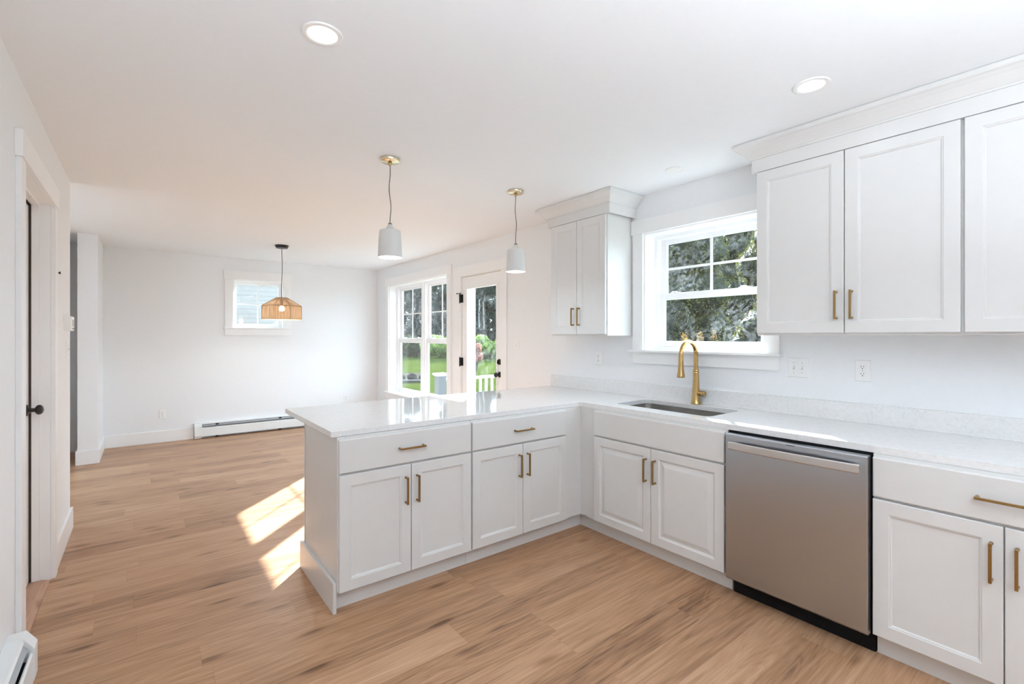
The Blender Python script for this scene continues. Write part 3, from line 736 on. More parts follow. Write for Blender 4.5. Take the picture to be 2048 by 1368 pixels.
mb = MB(); mb.lathe([(0.0, 0.0), (0.0215, -0.0), (0.0185, -0.03), (0.0165, -0.040), (0.0185, -0.043), (0.0185, -0.066), (0.0155, -0.070), (0.0, -0.071)], (0, 0, 0.078), 'y', 28, False, False)
mb.tube([(0, -0.055, 0.078), (-0.02, -0.066, 0.078), (-0.062, -0.078, 0.080)], [0.0062, 0.0058, 0.0050], 12)
mb.build('lever', 'brass', fa, smooth=True)

# dishwasher
dw = tag(empty('dishwasher', (2.455, 1.302, 0), -R(90)), 'stainless steel dishwasher with bar handle under the worktop', 'dishwasher')
WD = 0.629
mb = MB(); mb.box(-0.003, WD + 0.008, 0.047, 0.60, 0.10, 0.880); mb.build('tub', 'rubber', dw)
mb = MB(); mb.box(0.0, WD + 0.006, 0.088, 0.12, 0.0, 0.10); mb.build('toe_panel', 'rubber', dw)
mb = MB()
mb.prof_x([(0.0, 0.110), (0.012, 0.098), (0.045, 0.098), (0.045, 0.872), (0.004, 0.872), (0.0, 0.868)], 0.0, WD)
dd = mb.build('door', 'steel', dw, bevel=0.0025)
# slightly bowed bar handle
mb = MB(); rs = []
for k in range(17):
    t = k / 16; x = 0.030 + t * (WD - 0.051); bow = -0.034 - 0.012 * math.sin(math.pi * t)
    rs.append([(x, bow + 0.012, 0.799), (x, bow + 0.003, 0.797), (x, bow, 0.801), (x, bow, 0.833), (x, bow + 0.003, 0.838), (x, bow + 0.012, 0.836)])
mb.rings(rs)
for xe in (0.034, WD - 0.053): mb.box(xe, xe + 0.028, -0.026, 0.001, 0.803, 0.832)
tag(mb.build('handle', 'steel2', dd, bevel=0.0012), 'bright satin bar handle')
mb = MB(); mb.box(0.302, 0.340, -0.0006, 0.0005, 0.8615, 0.8645); tag(mb.build('badge', 'slot', dd), 'small dark dash of lettering')

# wall cabinets
ZU0, ZU1 = 1.395, 2.345
def wall_cab(loc, w, x0, x1, n, label, last_handles=True):
    r = tag(empty('wall_cabinet', loc, -R(90)), label, 'cabinet', 'white wall cabinets')
    mb = MB(); d = XW - 0.0005 - loc[0]
    mb.box(0, w, 0, 0.02, ZU0, ZU1); mb.box(0, 0.018, 0.02, d, ZU0, ZU1); mb.box(w - 0.018, w, 0.02, d, ZU0, ZU1)
    mb.box(0.018, w - 0.018, 0.02, d, ZU1 - 0.018, ZU1); mb.box(0.018, w - 0.018, 0.02, d, ZU0 + 0.008, ZU0 + 0.024); mb.box(0.018, w - 0.018, d - 0.01, d, ZU0 + 0.024, ZU1 - 0.018)
    mb.build('carcass', 'cab', r, bevel=0.0008)
    z0, h = 1.407, 2.336 - 1.407
    mid = (x0 + x1) / 2 if n == 2 else x1 + 0.002; g = 0.002
    front('door', r, x0, mid - g - x0, z0, h, SHAKER, (mid - 0.0335, 1.5495, 0.146, True))
    if n == 2: front('door', r, mid + g, x1 - mid - g, z0, h, SHAKER, (mid + 0.0335, 1.5495, 0.146, True))
    return r
XU = 2.828
wc1 = wall_cab((XU, 1.307, 0), 0.882, 0.0045, 0.8735, 2, 'white double door wall cabinet right of the sink window')
wc2 = wall_cab((XU, 0.425, 0), 0.60, 0.004, 0.596, 2, 'white wall cabinet cut off at the edge beyond the double door one')
wc3 = wall_cab((XU, 3.065, 0), 0.626, 0.005, 0.618, 2, 'narrow white wall cabinet between glass door and sink window')

def crown(name, y_far, y_near, parent, ends=(True, True)):
    """frieze board and cove crown; the crown turns the corner at each end named in ends"""
    xf = 2.803
    yn, yf_ = y_near, y_far
    # frieze
    mb = MB(); z0, z1 = 2.338, 2.425
    mb.box(xf, xf + 0.018, yn, yf_, z0, z1)
    if ends[0]: mb.box(xf + 0.018, XW - 0.0005, yn, yn + 0.018, z0, z1)
    if ends[1]: mb.box(xf + 0.018, XW - 0.0005, yf_ - 0.018, yf_, z0, z1)
    fz = mb.build('frieze', 'cab', parent, bevel=0.0008)
    # crown: outward offset o, height z
    pf = [(0.0, 2.412), (0.008, 2.412), (0.010, 2.420), (0.016, 2.424), (0.030, 2.440), (0.045, 2.458), (0.064, 2.472), (0.074, 2.476), (0.078, 2.481), (0.078, 2.496), (0.075, ZC - 0.0012), (0.0, ZC - 0.0012)]
    mb = MB(); rs = []
    e0 = 1 if ends[0] else 0; e1 = 1 if ends[1] else 0
    path = []
    if ends[0]: path.append(lambda o: (XW - 0.0006, yn - o))
    path.append(lambda o: (xf - o, yn - o * e0)); path.append(lambda o: (xf - o, yf_ + o * e1))
    if ends[1]: path.append(lambda o: (XW - 0.0006, yf_ + o))
    for f in path: rs.append([(*f(o), z) for o, z in pf])
    mb.rings(rs)
    cr = mb.build('crown', 'cab', parent, smooth=False)
    return fz, cr
fz, cr = crown('crown', 3.098, 2.40, wc3, (True, True))
for o in (fz, cr):
    o.matrix_parent_inverse = Matrix.Identity(4); o.matrix_basis = (Matrix.Translation(wc3.location) @ Matrix.Rotation(-R(90), 4, 'Z')).inverted()
cm = tag(empty('crown_molding', (2.803, 0.6, 2.338)), 'long white crown and frieze run above the right wall cabinets', 'molding')
fz, cr = crown('crown', 1.329, -0.175, cm, (False, True))
for o in (fz, cr): o.location = (-2.803, -0.6, -2.338)

# ------------------------------------------------------------------ ceiling lamps
def lamp_light(name, kind, energy, loc, parent, size=0.1, col=C_DOWN, rot=None, spread=None):
    l = bpy.data.lights.new(name, kind); l.energy = energy; l.color = col
    if kind == 'AREA':
        l.shape = 'DISK'; l.size = size
        if spread: l.spread = spread
    else: l.shadow_soft_size = size
    o = bpy.data.objects.new(name, l); COL.objects.link(o); o.location = loc; o.parent = parent
    return o

def downlight(x, y, lit, label, name='recessed_light', r=0.072):
    o = tag(empty(name, (x, y, ZC)), label, 'ceiling light', 'recessed ceiling lights')
    mb = MB(); mb.lathe([(r * 0.73, -0.0005), (r * 0.73, -0.004), (r * 0.80, -0.0065), (r * 0.97, -0.005), (r, -0.0003)], (0, 0, 0), 'z', 48, False, False)
    mb.build('trim_ring', 'plastic', o, smooth=True)
    mb = MB(); mb.lathe([(0.0, -0.0016), (r * 0.5, -0.0018), (r * 0.735, -0.0012)], (0, 0, 0), 'z', 48, False, False)
    mb.build('lens', 'lens' if lit else 'plastic', o, smooth=True)
    if lit: lamp_light('lamp', 'AREA', P_DOWN, (0, 0, -0.012), o, r * 1.4)
    return o
downlight(0.52, 1.807, True, 'lit recessed ceiling light near the camera, left of the sink')
downlight(2.336, 0.846, True, 'lit recessed ceiling light beside the right wall cabinets')
downlight(2.803, 1.829, False, 'unlit white ceiling disc above the sink window', 'ceiling_disc', 0.068)
# unseen downlights added behind the camera to brighten the room
downlight(0.52, -0.15, True, 'added unseen recessed fill light right above the camera')
downlight(2.336, -0.95, True, 'added unseen recessed fill light behind the camera by the window wall')
downlight(0.52, -1.9, True, 'added unseen recessed fill light by the wall behind the camera')

def uplighter(x, y, z, power, label, col):  # unseen uplighter added as fill light bounced off the ceiling
    bl = tag(empty('fill_lamp', (x, y, 0)), label, 'lamp')
    mb = MB(); mb.lathe([(0.0, 0.0), (0.14, 0.0), (0.14, 0.014), (0.03, 0.026), (0.012, 0.05), (0.0, 0.05)], (0, 0, 0), 'z', 40, False, False); mb.build('base', 'brass', bl, smooth=True)
    mb = MB(); mb.tube([(0, 0, 0.045), (0, 0, z + 0.002)], 0.011, 14); mb.build('pole', 'brass', bl, smooth=True)
    mb = MB(); mb.lathe([(0.0, z), (0.10, z + 0.008), (0.17, z + 0.04), (0.20, z + 0.085), (0.196, z + 0.085), (0.166, z + 0.044), (0.10, z + 0.012), (0.0, z + 0.004)], (0, 0, 0), 'z', 40, False, False); mb.build('lamp_shade', 'ceramic', bl, smooth=True)
    mb = MB(); mb.lathe([(0.0, z + 0.060), (0.178, z + 0.060)], (0, 0, 0), 'z', 32, False, False); mb.build('diffuser', 'inner', bl)
    lo_ = lamp_light('lamp', 'AREA', power, (0, 0, z + 0.068), bl, 0.34, col); lo_.rotation_euler = (R(180), 0, 0)
uplighter(1.1, -0.85, 1.5, P_FILL, 'added unseen fill uplighter behind the camera by the window wall', C_FILL)
uplighter(-0.12, -0.50, 1.5, P_FILL * 0.6, 'added unseen fill uplighter behind the camera by the left wall', C_FILL)
uplighter(-3.4, 5.3, 1.5, P_SIDE, 'added unseen fill uplighter in the side room', C_SIDE)

def pendant(x, y, label, wob):
    o = tag(empty('pendant_lamp', (x, y, 1.884)), label, 'pendant lamp', 'white pendant lamps over the peninsula')
    zc = ZC - 1.884
    mb = MB(); mb.lathe([(0.0, zc - 0.020), (0.010, zc - 0.020), (0.057, zc - 0.019), (0.060, zc - 0.016), (0.060, zc - 0.0005), (0.0, zc - 0.0005)], (0, 0, 0), 'z', 40, False, False)
    tag(mb.build('canopy', 'nickelgold', o, smooth=True), 'round brass canopy')
    mb = MB(); mb.lathe([(0.0, zc - 0.040), (0.009, zc - 0.040), (0.0125, zc - 0.034), (0.0125, zc - 0.024), (0.009, zc - 0.019)], (0, 0, 0), 'z', 20, False, False)
    mb.build('strain_relief', 'brass', o, smooth=True)
    pts = []
    z_top, z_bot = zc - 0.036, 0.208
    for k in range(21):
        t = k / 20; a = math.sin(math.pi * t)
        pts.append((wob * 0.006 * math.sin(9 * t + wob) * a, 0.004 * math.sin(7 * t) * a, z_top + (z_bot - z_top) * t))
    mb = MB(); mb.tube(pts, 0.0032, 8); mb.build('cord', 'cord', o, smooth=True)
    mb = MB(); mb.lathe([(0.0745, 0.0), (0.0735, 0.03), (0.0700, 0.10), (0.0660, 0.160), (0.0625, 0.168), (0.052, 0.172), (0.034, 0.178), (0.022, 0.188), (0.014, 0.202), (0.012, 0.207), (0.0, 0.208), (0.0, 0.200), (0.010, 0.196), (0.03, 0.172), (0.060, 0.164), (0.064, 0.155), (0.0715, 0.03), (0.0722, 0.0), (0.0745, 0.0)], (0, 0, 0), 'z', 48, False, False)
    mb.build('shade', 'ceramic', o, smooth=True)
    mb = MB(); mb.lathe([(0.0, 0.204), (0.0125, 0.204), (0.0125, 0.213), (0.006, 0.217), (0.0, 0.217)], (0, 0, 0), 'z', 20, False, False); mb.build('shade_cap', 'cord', o, smooth=True)
    mb = MB(); mb.lathe([(0.0, 0.020), (0.04, 0.016), (0.0705, 0.012)], (0, 0, 0), 'z', 40, False, False)
    mb.build('diffuser', 'inner', o, smooth=True)
    lamp_light('lamp', 'AREA', P_PEND, (0, 0, 0.008), o, 0.12)
    return o
pendant(1.221, 2.82, 'white pendant lamp nearer the open end of the peninsula', 1.0)
pendant(2.249, 2.85, 'white pendant lamp nearer the sink wall', -0.7)

jl = tag(empty('pendant_lamp', (1.335, 6.315, 1.598)), 'woven jute pendant lamp hanging over the dining area', 'pendant lamp')
zc = ZC - 1.598
mb = MB(); mb.lathe([(0.0, zc - 0.034), (0.066, zc - 0.034), (0.066, zc - 0.016), (0.076, zc - 0.014), (0.076, zc - 0.0005), (0.0, zc - 0.0005)], (0, 0, 0), 'z', 40, False, False)
tag(mb.build('canopy', 'black', jl, smooth=True), 'black canopy')
pts = [(0.006 * math.sin(5 * k / 16) * math.sin(math.pi * k / 16), 0, zc - 0.034 + (0.262 - zc + 0.034) * k / 16) for k in range(17)]
mb = MB(); mb.tube(pts, 0.0042, 8); mb.build('cord', 'cord', jl, smooth=True)
def octo(r, z, n=8, ph=0.20): return [(r * math.cos(2 * math.pi * k / n + ph), r * math.sin(2 * math.pi * k / n + ph), z) for k in range(n)]
mb = MB(); mb.rings([octo(0.232, 0.0), octo(0.232, 0.160), octo(0.066, 0.262)], False, True)
jsh = mb.build('shade', 'jute', jl)
mb = MB()
for k in range(8):
    a, b, c = octo(0.233, 0.0)[k], octo(0.233, 0.160)[k], octo(0.067, 0.262)[k]
    mb.tube([a, b, c], 0.0032, 6)
for z, r in ((0.0, 0.233), (0.160, 0.233), (0.262, 0.067)):
    q = octo(r, z); mb.tube(q + [q[0]], 0.0036, 6)
mb.build('shade_frame', paint('jute_binding', (0.33, 0.21, 0.11), 0.9, 0.04, 0.0), jsh)
mb = MB(); mb.lathe([(0.0, 0.098), (0.018, 0.101), (0.030, 0.111), (0.036, 0.126), (0.034, 0.140), (0.024, 0.158), (0.014, 0.172)], (0, 0, 0), 'z', 24, False, True); mb.build('bulb', 'bulb', jl, smooth=True)
mb = MB(); mb.lathe([(0.016, 0.168), (0.018, 0.172), (0.018, 0.225), (0.010, 0.235), (0.008, 0.26)], (0, 0, 0), 'z', 20); mb.build('socket', 'black', jl, smooth=True)
lamp_light('lamp', 'POINT', P_JUTE, (0, 0, 0.06), jl, 0.03, C_JUTE)

# ------------------------------------------------------------------ outlets, switches, thermostat
def plate(kind, loc, rz, w, label, gang=1):
    h = 0.118
    o = tag(empty({'outlet': 'wall_outlet', 'switch': 'light_switch'}[kind], loc, rz), label, 'outlet' if kind == 'outlet' else 'switch', {'outlet': 'white wall outlets', 'switch': 'white light switches'}[kind])
    mb = MB(); mb.rectloft(w, h, [(0.0, -0.003), (0.004, -0.0065)], -w / 2, -h / 2, -0.0004); mb.build('cover_plate', 'plastic', o)
    if kind == 'outlet':
        for s in (-1, 1):
            c = s * 0.0195
            mb = MB(); mb.rings([[(0.0165 * max(-1, min(1, 1.12 * math.cos(t))), y, c + 0.0145 * max(-1, min(1, 1.25 * math.sin(t)))) for t in [2 * math.pi * k / 24 for k in range(24)]] for y in (-0.006, -0.0085)])
            f = mb.build('receptacle', 'plastic', o)
            mb = MB(); mb.box(-0.0075, -0.0052, -0.0092, -0.0084, c - 0.001, c + 0.008); mb.box(0.0052, 0.0072, -0.0092, -0.0084, c - 0.0, c + 0.007)
            mb.lathe([(0.0027, -0.0092), (0.0027, -0.0084)], (0, 0, c - 0.0075), 'y', 12); mb.build('slots', 'slot', f)
        mb = MB(); mb.lathe([(0.0028, -0.0076), (0.0028, -0.006)], (0, 0, 0), 'y', 12); mb.build('screw', 'fin', o)
    else:
        for g in range(gang):
            cx = (g - (gang - 1) / 2) * 0.046
            mb = MB(); mb.box(cx - 0.0055, cx + 0.0055, -0.0072, -0.006, -0.0125, 0.0125); fr_ = mb.build('toggle_slot', paint('toggle_recess', (0.6, 0.6, 0.59), 0.5, 0.0, 0), o)
            mb = MB(); mb.add([(cx - 0.0045, -0.0065, -0.004), (cx + 0.0045, -0.0065, -0.004), (cx + 0.0045, -0.0065, 0.009), (cx - 0.0045, -0.0065, 0.009), (cx - 0.004, -0.017, 0.005), (cx + 0.004, -0.017, 0.005), (cx + 0.004, -0.016, 0.0115), (cx - 0.004, -0.016, 0.0115)],
                               [(0, 1, 2, 3), (4, 7, 6, 5), (0, 4, 5, 1), (1, 5, 6, 2), (2, 6, 7, 3), (3, 7, 4, 0)])
            mb.build('toggle', 'plastic', o, bevel=0.001)
            for s in (-1, 1):
                mb = MB(); mb.lathe([(0.0026, -0.0076), (0.0026, -0.006)], (cx, 0, s * 0.030), 'y', 12); mb.build('screw', 'fin', o)
    return o
RR = -R(90)
plate('outlet', (XW, 2.794, 1.198), RR, 0.075, 'white outlet on the wall under the narrow wall cabinet')
plate('switch', (XW, 1.2035, 1.200), RR, 0.117, 'white double light switch right of the sink window', 2)
plate('outlet', (XW, 0.8775, 1.200), RR, 0.075, 'white outlet on the wall above the dishwasher')
plate('switch', (XW, 3.94, 1.298), RR, 0.075, 'white light switch beside the glass outside door')
plate('outlet', (0.193, YB, 0.368), 0, 0.072, 'white outlet low on the far wall left of the heater')
plate('outlet', (2.595, YB, 0.385), 0, 0.072, 'white outlet low on the far wall near the dining window')
plate('switch', (XL, 4.47, 1.295), R(90), 0.075, 'white light switch below the thermostat on the left wall')

th = tag(empty('thermostat', (XL, 4.385, 1.475), R(90)), 'small white thermostat at the end of the left wall', 'thermostat')
mb = MB(); mb.rectloft(0.15, 0.098, [(0.0, -0.034), (0.004, -0.040)], -0.075, -0.049, -0.0004); th_b = mb.build('housing', 'plastic', th)
mb = MB(); mb.box(-0.03, 0.03, -0.0408, -0.0398, -0.018, 0.028); tag(mb.build('display', paint('grey_display', (0.45, 0.46, 0.45), 0.2, 0.01, 0), th), 'grey display')
for x in (-0.03, 0.018):
    mb = MB(); mb.box(x, x + 0.012, -0.0425, -0.0398, -0.038, -0.028); mb.build('button', 'fin', th)
mb = MB(); mb.lathe([(0.0, -0.012), (0.008, -0.011), (0.009, -0.006), (0.004, -0.004), (0.004, 0.0)], (0, 0, 0), 'y', 16)
hk = tag(mb.build('wall_hook', 'black', smooth=True), 'tiny black hook on the left wall above the thermostat', 'hook')
hk.location = (XL, 4.067, 1.785); hk.rotation_euler = (0, 0, R(90))

# ------------------------------------------------------------------ baseboard heaters
def heater(loc, rz, length, label, cap=(0.085, 0.085), top=0.206, clips=True):
    o = tag(empty('baseboard_heater', loc, rz), label, 'heater', 'white baseboard heaters')
    D = 0.078; d0 = 0.05
    mb = MB(); a, b = cap[0], length - cap[1]
    # back plate and top hood with a turned-down lip
    mb.box(a, b, -0.003, -0.0004, 0.025, top - 0.004)
    mb.prof_x([(-0.0004, top - 0.003), (-0.0004, top), (-d0 + 0.002, top), (-d0 - 0.004, top - 0.012), (-d0 - 0.002, top - 0.013), (-d0 + 0.003, top - 0.003)], a, b)
    mb.build('hood', 'heater', o)
    mb = MB(); mb.prof_x([(-D, 0.028), (-D, top - 0.066), (-D + 0.006, top - 0.058), (-D + 0.010, top - 0.059), (-D + 0.003, top - 0.067), (-D + 0.003, 0.031), (-D + 0.014, 0.027), (-D + 0.013, 0.024)], a, b)
    mb.build('front_panel', 'heater', o)
    mb = MB(); mb.prof_x([(-0.042, top - 0.016), (-0.064, top - 0.040), (-0.0625, top - 0.0415), (-0.0405, top - 0.0175)], a, b)
    tag(mb.build('damper', 'damper', o), 'grey damper blade')
    mb = MB()
    mb.box(a, b, -0.060, -0.010, 0.070, 0.120)
    mb.build('fin_element', 'rubber', o)
    n = max(2, int(length / 0.62))
    for k in range(n):
        x = a + 0.16 + k * (length - 0.4) / max(1, n - 1)
        mb = MB(); mb.box(x, x + 0.03, -0.070, -0.004, 0.012, 0.030); mb.build('bracket', 'rubber', o)
        if clips: mb = MB(); mb.box(x, x + 0.035, -0.0585, -0.046, top - 0.034, top - 0.018); mb.build('damper_clip', 'rubber', o)
    pf = [(-0.0004, 0.006), (-0.0004, top + 0.003), (-d0 - 0.001, top + 0.003), (-D - 0.004, top - 0.045), (-D - 0.004, 0.04), (-D + 0.012, 0.022), (-D + 0.012, 0.006)]
    for x0, x1 in ((0, cap[0]), (length - cap[1], length)):
        mb = MB(); mb.prof_x(pf, x0, x1); mb.build('end_cap', 'heater', o, bevel=0.0015)
    return o
heater((0.54, YB, 0), 0, 2.0, 'white baseboard heater along the far dining wall')
heater((XL, 0.7, 0), R(90), 1.99, 'white baseboard heater low on the left wall beside the doorway', (0.07, 0.07), 0.210, False)

# ------------------------------------------------------------------ outdoors
def gz(x, y):
    d = math.hypot(x, y)
    z = -0.60
    return z
mb = MB(); nx, ny = 60, 60; X0, X1, Y0, Y1 = -40, 90, -40, 100
vs = [(X0 + (X1 - X0) * i / nx, Y0 + (Y1 - Y0) * j / ny) for j in range(ny + 1) for i in range(nx + 1)]
mb.add([(x, y, gz(x, y)) for x, y in vs], [(j * (nx + 1) + i, j * (nx + 1) + i + 1, (j + 1) * (nx + 1) + i + 1, (j + 1) * (nx + 1) + i) for j in range(ny) for i in range(nx)])
struct(mb.build('lawn', 'grass'), 'sunlit green lawn outside the dining window', 'lawn')

# deck with newel post and railing
mb = MB()
for k in range(34):
    y = 3.0 + k * 0.145
    if y > 7.0: break
    mb.box(XO + 0.01, 6.6, y, y + 0.139, -0.20, -0.17)
mb.box(XO + 0.01, 6.6, 3.0, 7.06, -0.23, -0.201)
for px in (XO + 0.1, 6.5):
    for py in (3.1, 6.95): mb.box(px, px + 0.09, py - 0.045, py + 0.045, -0.62, -0.23)
tag(mb.build('deck', 'deckwood'), 'grey board deck outside the glass door', 'deck')
np_ = tag(empty('newel_post', (3.92, 7.0, -0.17)), 'square newel post with shade-grey shaft and flat cap outside the dining window', 'post')
mb = MB(); mb.box(-0.072, 0.072, -0.072, 0.072, 0, 0.915); mb.build('shaft', 'newel', np_, bevel=0.006)
mb = MB(); mb.box(-0.10, 0.10, -0.10, 0.10, 0.915, 0.945); mb.box(-0.085, 0.085, -0.085, 0.085, 0.90, 0.915); mb.build('cap', 'post', np_, bevel=0.006)
rl = tag(empty('deck_railing', (4.0, 7.0, -0.17)), 'white baluster railing on the deck seen through the glass door', 'railing')
mb = MB(); mb.box(-0.007, 2.5, -0.028, 0.028, 0.815, 0.86); mb.build('top_rail', 'post', rl, bevel=0.004)
mb = MB(); mb.box(-0.007, 2.5, -0.02, 0.02, 0.06, 0.095); mb.build('bottom_rail', 'post', rl, bevel=0.004)
for k in range(19):
    x = 0.10 + k * 0.125
    mb = MB(); mb.box(x - 0.017, x + 0.017, -0.017, 0.017, 0.095, 0.815); mb.build('baluster', 'post', rl)

# garden bed edge
import numpy as np
rng = np.random.default_rng(5)
def view_xy(u, d):
    l = (u - 1024) / 948.67 * d; s, c = math.sin(0.6602), math.cos(0.6602)
    return d * s + l * c, d * c - l * s
def rock(loc, sx, sy, sz, label):
    bm = bmesh.new(); bmesh.ops.create_icosphere(bm, subdivisions=3, radius=1.0)
    ph = rng.uniform(0, 6, 6)
    for v in bm.verts:
        p = v.co; k = 1 + 0.16 * math.sin(3.1 * p.x + ph[0]) * math.sin(2.7 * p.y + ph[1]) + 0.10 * math.sin(6 * p.z + ph[2] + 3 * p.x)
        v.co = Vector((p.x * sx * k, p.y * sy * k, p.z * sz * k))
    me = bpy.data.meshes.new('garden_stone'); bm.to_mesh(me); bm.free(); me.materials.append(M['stone'])
    o = bpy.data.objects.new('garden_stone', me); COL.objects.link(o); o.location = loc
    return tag(o, label, 'stone', 'dark stones at the lawn edge')
for i, (u, w, lab) in enumerate(((803, 0.2, 'leftmost dark stone at the lawn edge outside the dining window'), (824, 0.25, 'largest dark stone at the lawn edge outside the dining window'), (845, 0.2, 'rightmost dark stone at the lawn edge outside the dining window'))):
    x, y = view_xy(u, 21.4); rock((x, y, gz(x, y) + 0.05), w, w * 0.7, 0.22 if i != 1 else 0.27, lab)
mb = MB()
p0, p1 = view_xy(770, 20.6), view_xy(848, 20.9); q0, q1 = view_xy(770, 20.1), view_xy(848, 20.4)
mb.rings([[(*q0, gz(*q0) - 0.1), (*p0, gz(*p0) - 0.1), (*p0, gz(*p0) + 0.10), (*q0, gz(*q0) + 0.10)], [(*q1, gz(*q1) - 0.1), (*p1, gz(*p1) - 0.1), (*p1, gz(*p1) + 0.10), (*q1, gz(*q1) + 0.10)]])
tag(mb.build('garden_edging', 'edging'), 'pale concrete edging strip in front of the dark stones', 'edging')
mb = MB()
def soil_pt(u, d): x, y = view_xy(u, d); return (x, y, gz(x, y) + 0.012)
gr = [[soil_pt(u, d) for u in np.linspace(765, 850, 12)] for d in (20.9, 22.5, 24.2, 25.8)]
mb.rings([r for r in gr], False, False, close=False)
tag(mb.build('soil_bed', 'gravel'), 'strip of dry brown soil behind the dark stones', 'soil')

# foliage
def leaves_mesh(name, centres, radii, n, size, mat, parent, flat=1.0, shell=0.55):
    """n small folded leaves scattered in a cluster of balls"""
    C_ = np.array(centres); Rr = np.array(radii)
    pk = rng.choice(len(C_), n, p=Rr ** 2 / (Rr ** 2).sum())
    d = rng.normal(size=(n, 3)); d /= np.linalg.norm(d, axis=1)[:, None]
    rad = Rr[pk] * (shell + (1 - shell) * rng.random(n) ** 0.5)
    P = C_[pk] + d * rad[:, None] * np.array([1, 1, flat])
    a = rng.normal(size=(n, 3)); a /= np.linalg.norm(a, axis=1)[:, None]
    b = np.cross(a, rng.normal(size=(n, 3))); b /= np.linalg.norm(b, axis=1)[:, None]
    nrm = np.cross(a, b)
    s = size * rng.uniform(0.6, 1.3, n)[:, None]
    v = np.stack([P - a * s, P + b * s * 0.45 + nrm * s * 0.15, P + a * s, P - b * s * 0.45 + nrm * s * 0.15], 1).reshape(-1, 3)
    me = bpy.data.meshes.new(name)
    me.vertices.add(4 * n); me.vertices.foreach_set('co', v.astype(np.float32).ravel())
    me.loops.add(4 * n); me.loops.foreach_set('vertex_index', np.arange(4 * n, dtype=np.int32))
    me.polygons.add(n); me.polygons.foreach_set('loop_start', np.arange(0, 4 * n, 4, dtype=np.int32)); me.polygons.foreach_set('loop_total', np.full(n, 4, dtype=np.int32))
    me.update(); me.validate()
    me.materials.append(M[mat]); o = bpy.data.objects.new(name, me); COL.objects.link(o)
    if parent: o.parent = parent
    return o

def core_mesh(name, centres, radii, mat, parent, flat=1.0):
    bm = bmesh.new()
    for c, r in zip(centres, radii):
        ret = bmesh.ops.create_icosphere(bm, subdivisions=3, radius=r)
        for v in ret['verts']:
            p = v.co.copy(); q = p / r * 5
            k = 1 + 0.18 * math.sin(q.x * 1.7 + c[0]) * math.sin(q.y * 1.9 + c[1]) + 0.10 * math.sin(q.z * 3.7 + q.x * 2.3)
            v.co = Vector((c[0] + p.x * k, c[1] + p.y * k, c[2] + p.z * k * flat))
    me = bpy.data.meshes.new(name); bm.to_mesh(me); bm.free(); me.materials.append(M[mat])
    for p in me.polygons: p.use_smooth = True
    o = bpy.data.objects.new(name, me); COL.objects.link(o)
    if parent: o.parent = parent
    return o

def tree(u, d, h, w, label, lm='leaf', n=9000, size=0.10, low=0.2, dark=True, name='tree', group='trees beyond the lawn'):
    x, y = view_xy(u, d); z = gz(x, y)
    r = tag(empty(name, (x, y, z)), label, 'tree', group)
    mb = MB(); mb.tube([(0, 0, -0.1), (0.03, 0.02, h * 0.3), (-0.04, 0.05, h * 0.7)], [0.16 * w / 2, 0.12 * w / 2, 0.05 * w / 2], 10)
    for k in range(5):
        t = rng.uniform(0.15, 0.6); an = rng.uniform(0, 6.28)
        mb.tube([(0, 0.02, h * t), (math.cos(an) * w * 0.3, math.sin(an) * w * 0.3, h * (t + 0.12)), (math.cos(an) * w * 0.5, math.sin(an) * w * 0.5, h * (t + 0.28))], [0.05, 0.035, 0.015], 6)
    mb.build('trunk', 'bark', r)
    cs, rs = [], []
    for k in range(9):
        t = k / 8; zz = h * (low + (0.90 - low) * t); rr = w * 0.5 * (0.62 + 0.5 * math.sin(math.pi * min(1, t * 0.9 + 0.08)))
        for q in range(3 if k < 8 else 1):
            an = rng.uniform(0, 6.28); o = w * 0.24 * (1 - t * 0.6)
            cs.append((math.cos(an) * o, math.sin(an) * o, zz + rng.uniform(-.1, .1) * h * 0.3)); rs.append(rr * rng.uniform(0.55, 0.8))
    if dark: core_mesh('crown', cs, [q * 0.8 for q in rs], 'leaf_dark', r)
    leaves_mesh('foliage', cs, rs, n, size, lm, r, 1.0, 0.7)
    return r

# beyond the kitchen window
tree(1372, 11.2, 6.0, 1.75, 'olive green leafy tree filling the middle of the sink window', 'leaf', 48000, 0.026, 0.24)
tree(1540, 12.5, 6.2, 1.75, 'leafy green tree cut off by the right side of the sink window', 'leaf', 36000, 0.028, 0.2)
tree(1290, 16.5, 7.0, 2.1, 'green tree at the left edge of the sink window', 'leaf', 36000, 0.036, 0.06)
tree(1462, 16.5, 7.2, 2.1, 'green tree behind the right half of the sink window', 'leaf', 36000, 0.036, 0.06)
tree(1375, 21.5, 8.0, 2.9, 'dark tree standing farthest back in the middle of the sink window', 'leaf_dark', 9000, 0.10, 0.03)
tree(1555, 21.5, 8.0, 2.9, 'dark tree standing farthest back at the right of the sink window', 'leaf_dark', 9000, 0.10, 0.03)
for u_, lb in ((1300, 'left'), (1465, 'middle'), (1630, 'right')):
    tree(u_, 28.5, 9.0, 2.6, 'dark tree of the last row beyond the sink window, on the ' + lb, 'leaf_dark', 7000, 0.12, 0.03)
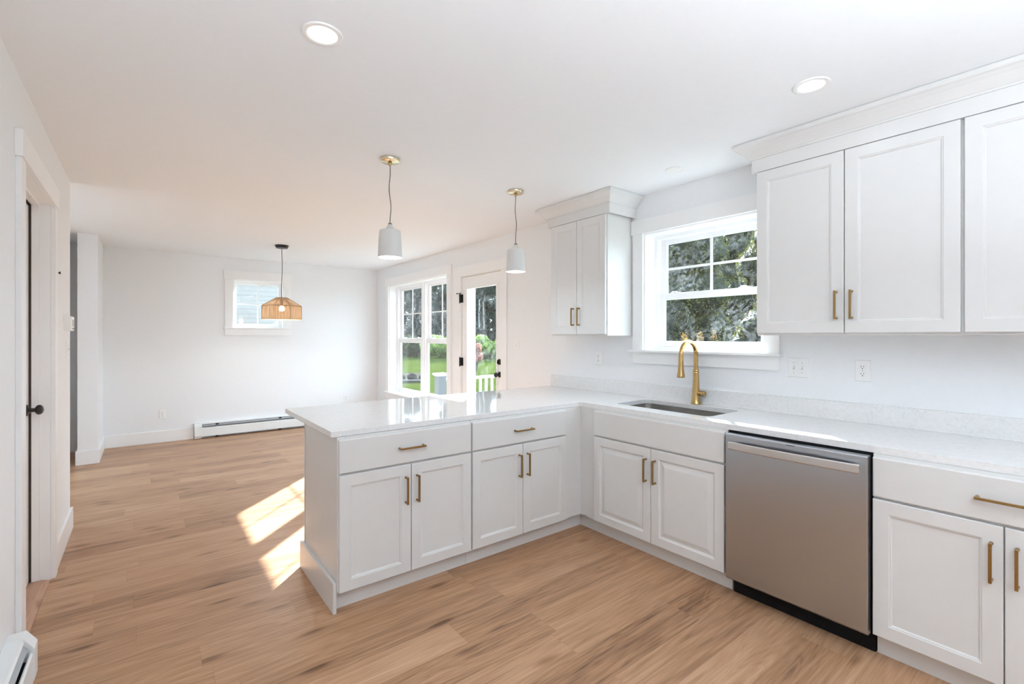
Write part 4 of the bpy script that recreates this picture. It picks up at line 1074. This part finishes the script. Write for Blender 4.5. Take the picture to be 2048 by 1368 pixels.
# beyond the dining window and the glass door: a nearer and a farther row
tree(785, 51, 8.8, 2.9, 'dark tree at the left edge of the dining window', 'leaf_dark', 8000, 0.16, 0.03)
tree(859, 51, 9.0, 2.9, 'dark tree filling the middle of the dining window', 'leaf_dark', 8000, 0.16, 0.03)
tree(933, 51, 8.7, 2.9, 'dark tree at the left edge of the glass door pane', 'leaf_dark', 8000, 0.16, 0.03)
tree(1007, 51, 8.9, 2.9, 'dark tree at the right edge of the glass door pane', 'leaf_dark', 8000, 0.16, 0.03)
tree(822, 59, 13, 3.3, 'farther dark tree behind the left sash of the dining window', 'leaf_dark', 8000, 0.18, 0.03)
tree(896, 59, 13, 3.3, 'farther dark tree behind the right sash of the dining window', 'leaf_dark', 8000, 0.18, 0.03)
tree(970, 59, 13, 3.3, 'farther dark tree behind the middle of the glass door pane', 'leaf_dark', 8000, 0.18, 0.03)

def bush(u, d, r, h, label, mat, n, size, core='leaf_dark', zoff=0.0, spiky=False):
    x, y = view_xy(u, d); z = gz(x, y)
    o = tag(empty('shrub', (x, y, z)), label, 'shrub', 'shrubs in the garden')
    cs, rs = [], []
    for k in range(8):
        an = rng.uniform(0, 6.28); q = rng.uniform(0, 0.6) * r
        cs.append((math.cos(an) * q, math.sin(an) * q, h * rng.uniform(0.35, 0.72))); rs.append(min(r, h) * rng.uniform(0.38, 0.55))
    mb = MB()
    for k in range(6):
        an = rng.uniform(0, 6.28); mb.tube([(0, 0, -0.05), (math.cos(an) * r * 0.3, math.sin(an) * r * 0.3, h * 0.4), (math.cos(an) * r * 0.55, math.sin(an) * r * 0.55, h * 0.85)], [0.03, 0.02, 0.008], 6)
    if spiky:
        for k in range(22):
            an = rng.uniform(0, 6.28); q = rng.uniform(0.0, 0.9) * r; top = h * rng.uniform(0.86, 1.06)
            cs += [(math.cos(an) * q, math.sin(an) * q, top - 0.05 * j) for j in range(3)]; rs += [0.03, 0.045, 0.05]
            mb.tube([(0, 0, h * 0.3), (math.cos(an) * q * 0.8, math.sin(an) * q * 0.8, h * 0.6), (math.cos(an) * q, math.sin(an) * q, top)], [0.012, 0.008, 0.004], 6)
    mb.build('stems', 'bark', o)
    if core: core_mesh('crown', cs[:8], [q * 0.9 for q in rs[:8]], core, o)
    leaves_mesh('foliage', cs, rs, n, size, mat, o, 1.0, 0.6)
    return o
bush(1388, 7.6, 0.5, 1.95, 'orange leaved shrub with upright tips below the sink window', 'leaf_autumn', 5200, 0.019, None, spiky=True)
bush(880, 44, 1.8, 1.9, 'light green bush at the lawn edge in the right half of the dining window', 'leaf_light', 5000, 0.13, 'leaf_light')
bush(808, 46, 1.9, 1.8, 'shaded green bush at the lawn edge in the left half of the dining window', 'leaf', 5000, 0.13, 'leaf_dark')
bush(962, 42, 1.8, 2.0, 'light green bush at the lawn edge seen through the glass door', 'leaf_light', 5000, 0.13, 'leaf_light')
bush(1010, 46, 1.8, 2.1, 'green bush at the right edge of the glass door pane', 'leaf', 5000, 0.13, 'leaf_light')
bush(953, 26, 0.45, 2.2, 'pink leaved shrub at the left edge of the glass door pane', 'leaf_red', 1500, 0.07, None)

# neighbouring house, white lap siding
nh = tag(empty('neighbour_house', (0.8, 12.4, -0.6)), 'white clapboard house close outside the small far window', 'house')
mb = MB(); Hn = 3.465
k = 0; z = 0.0
while z < Hn - 0.01:
    mb.prof_x([(0.0, z), (0.016, z), (0.003, z + 0.105), (0.0, z + 0.105)][::-1] if False else [(0.0, z), (-0.007, z), (-0.003, z + 0.105), (0.0, z + 0.105)], -4.5, 3.2); z += 0.105
mb.box(-4.5, 3.2, 0.0, 5.5, 0, 8.6)
mb.build('siding', 'siding', nh)
mb = MB(); mb.box(-4.5, 3.2, -0.03, 0.0, Hn, Hn + 0.22); mb.box(-4.6, 3.3, -0.35, 0.0, 8.4, 8.6)
mb.build('band_board', 'siding', nh, bevel=0.004)
mb = MB(); mb.prof_x([(-0.45, 8.7), (2.75, 10.6), (5.9, 8.7), (5.9, 8.6), (2.75, 10.5), (-0.45, 8.6)], -4.7, 3.4); mb.build('roof', 'roof', nh)
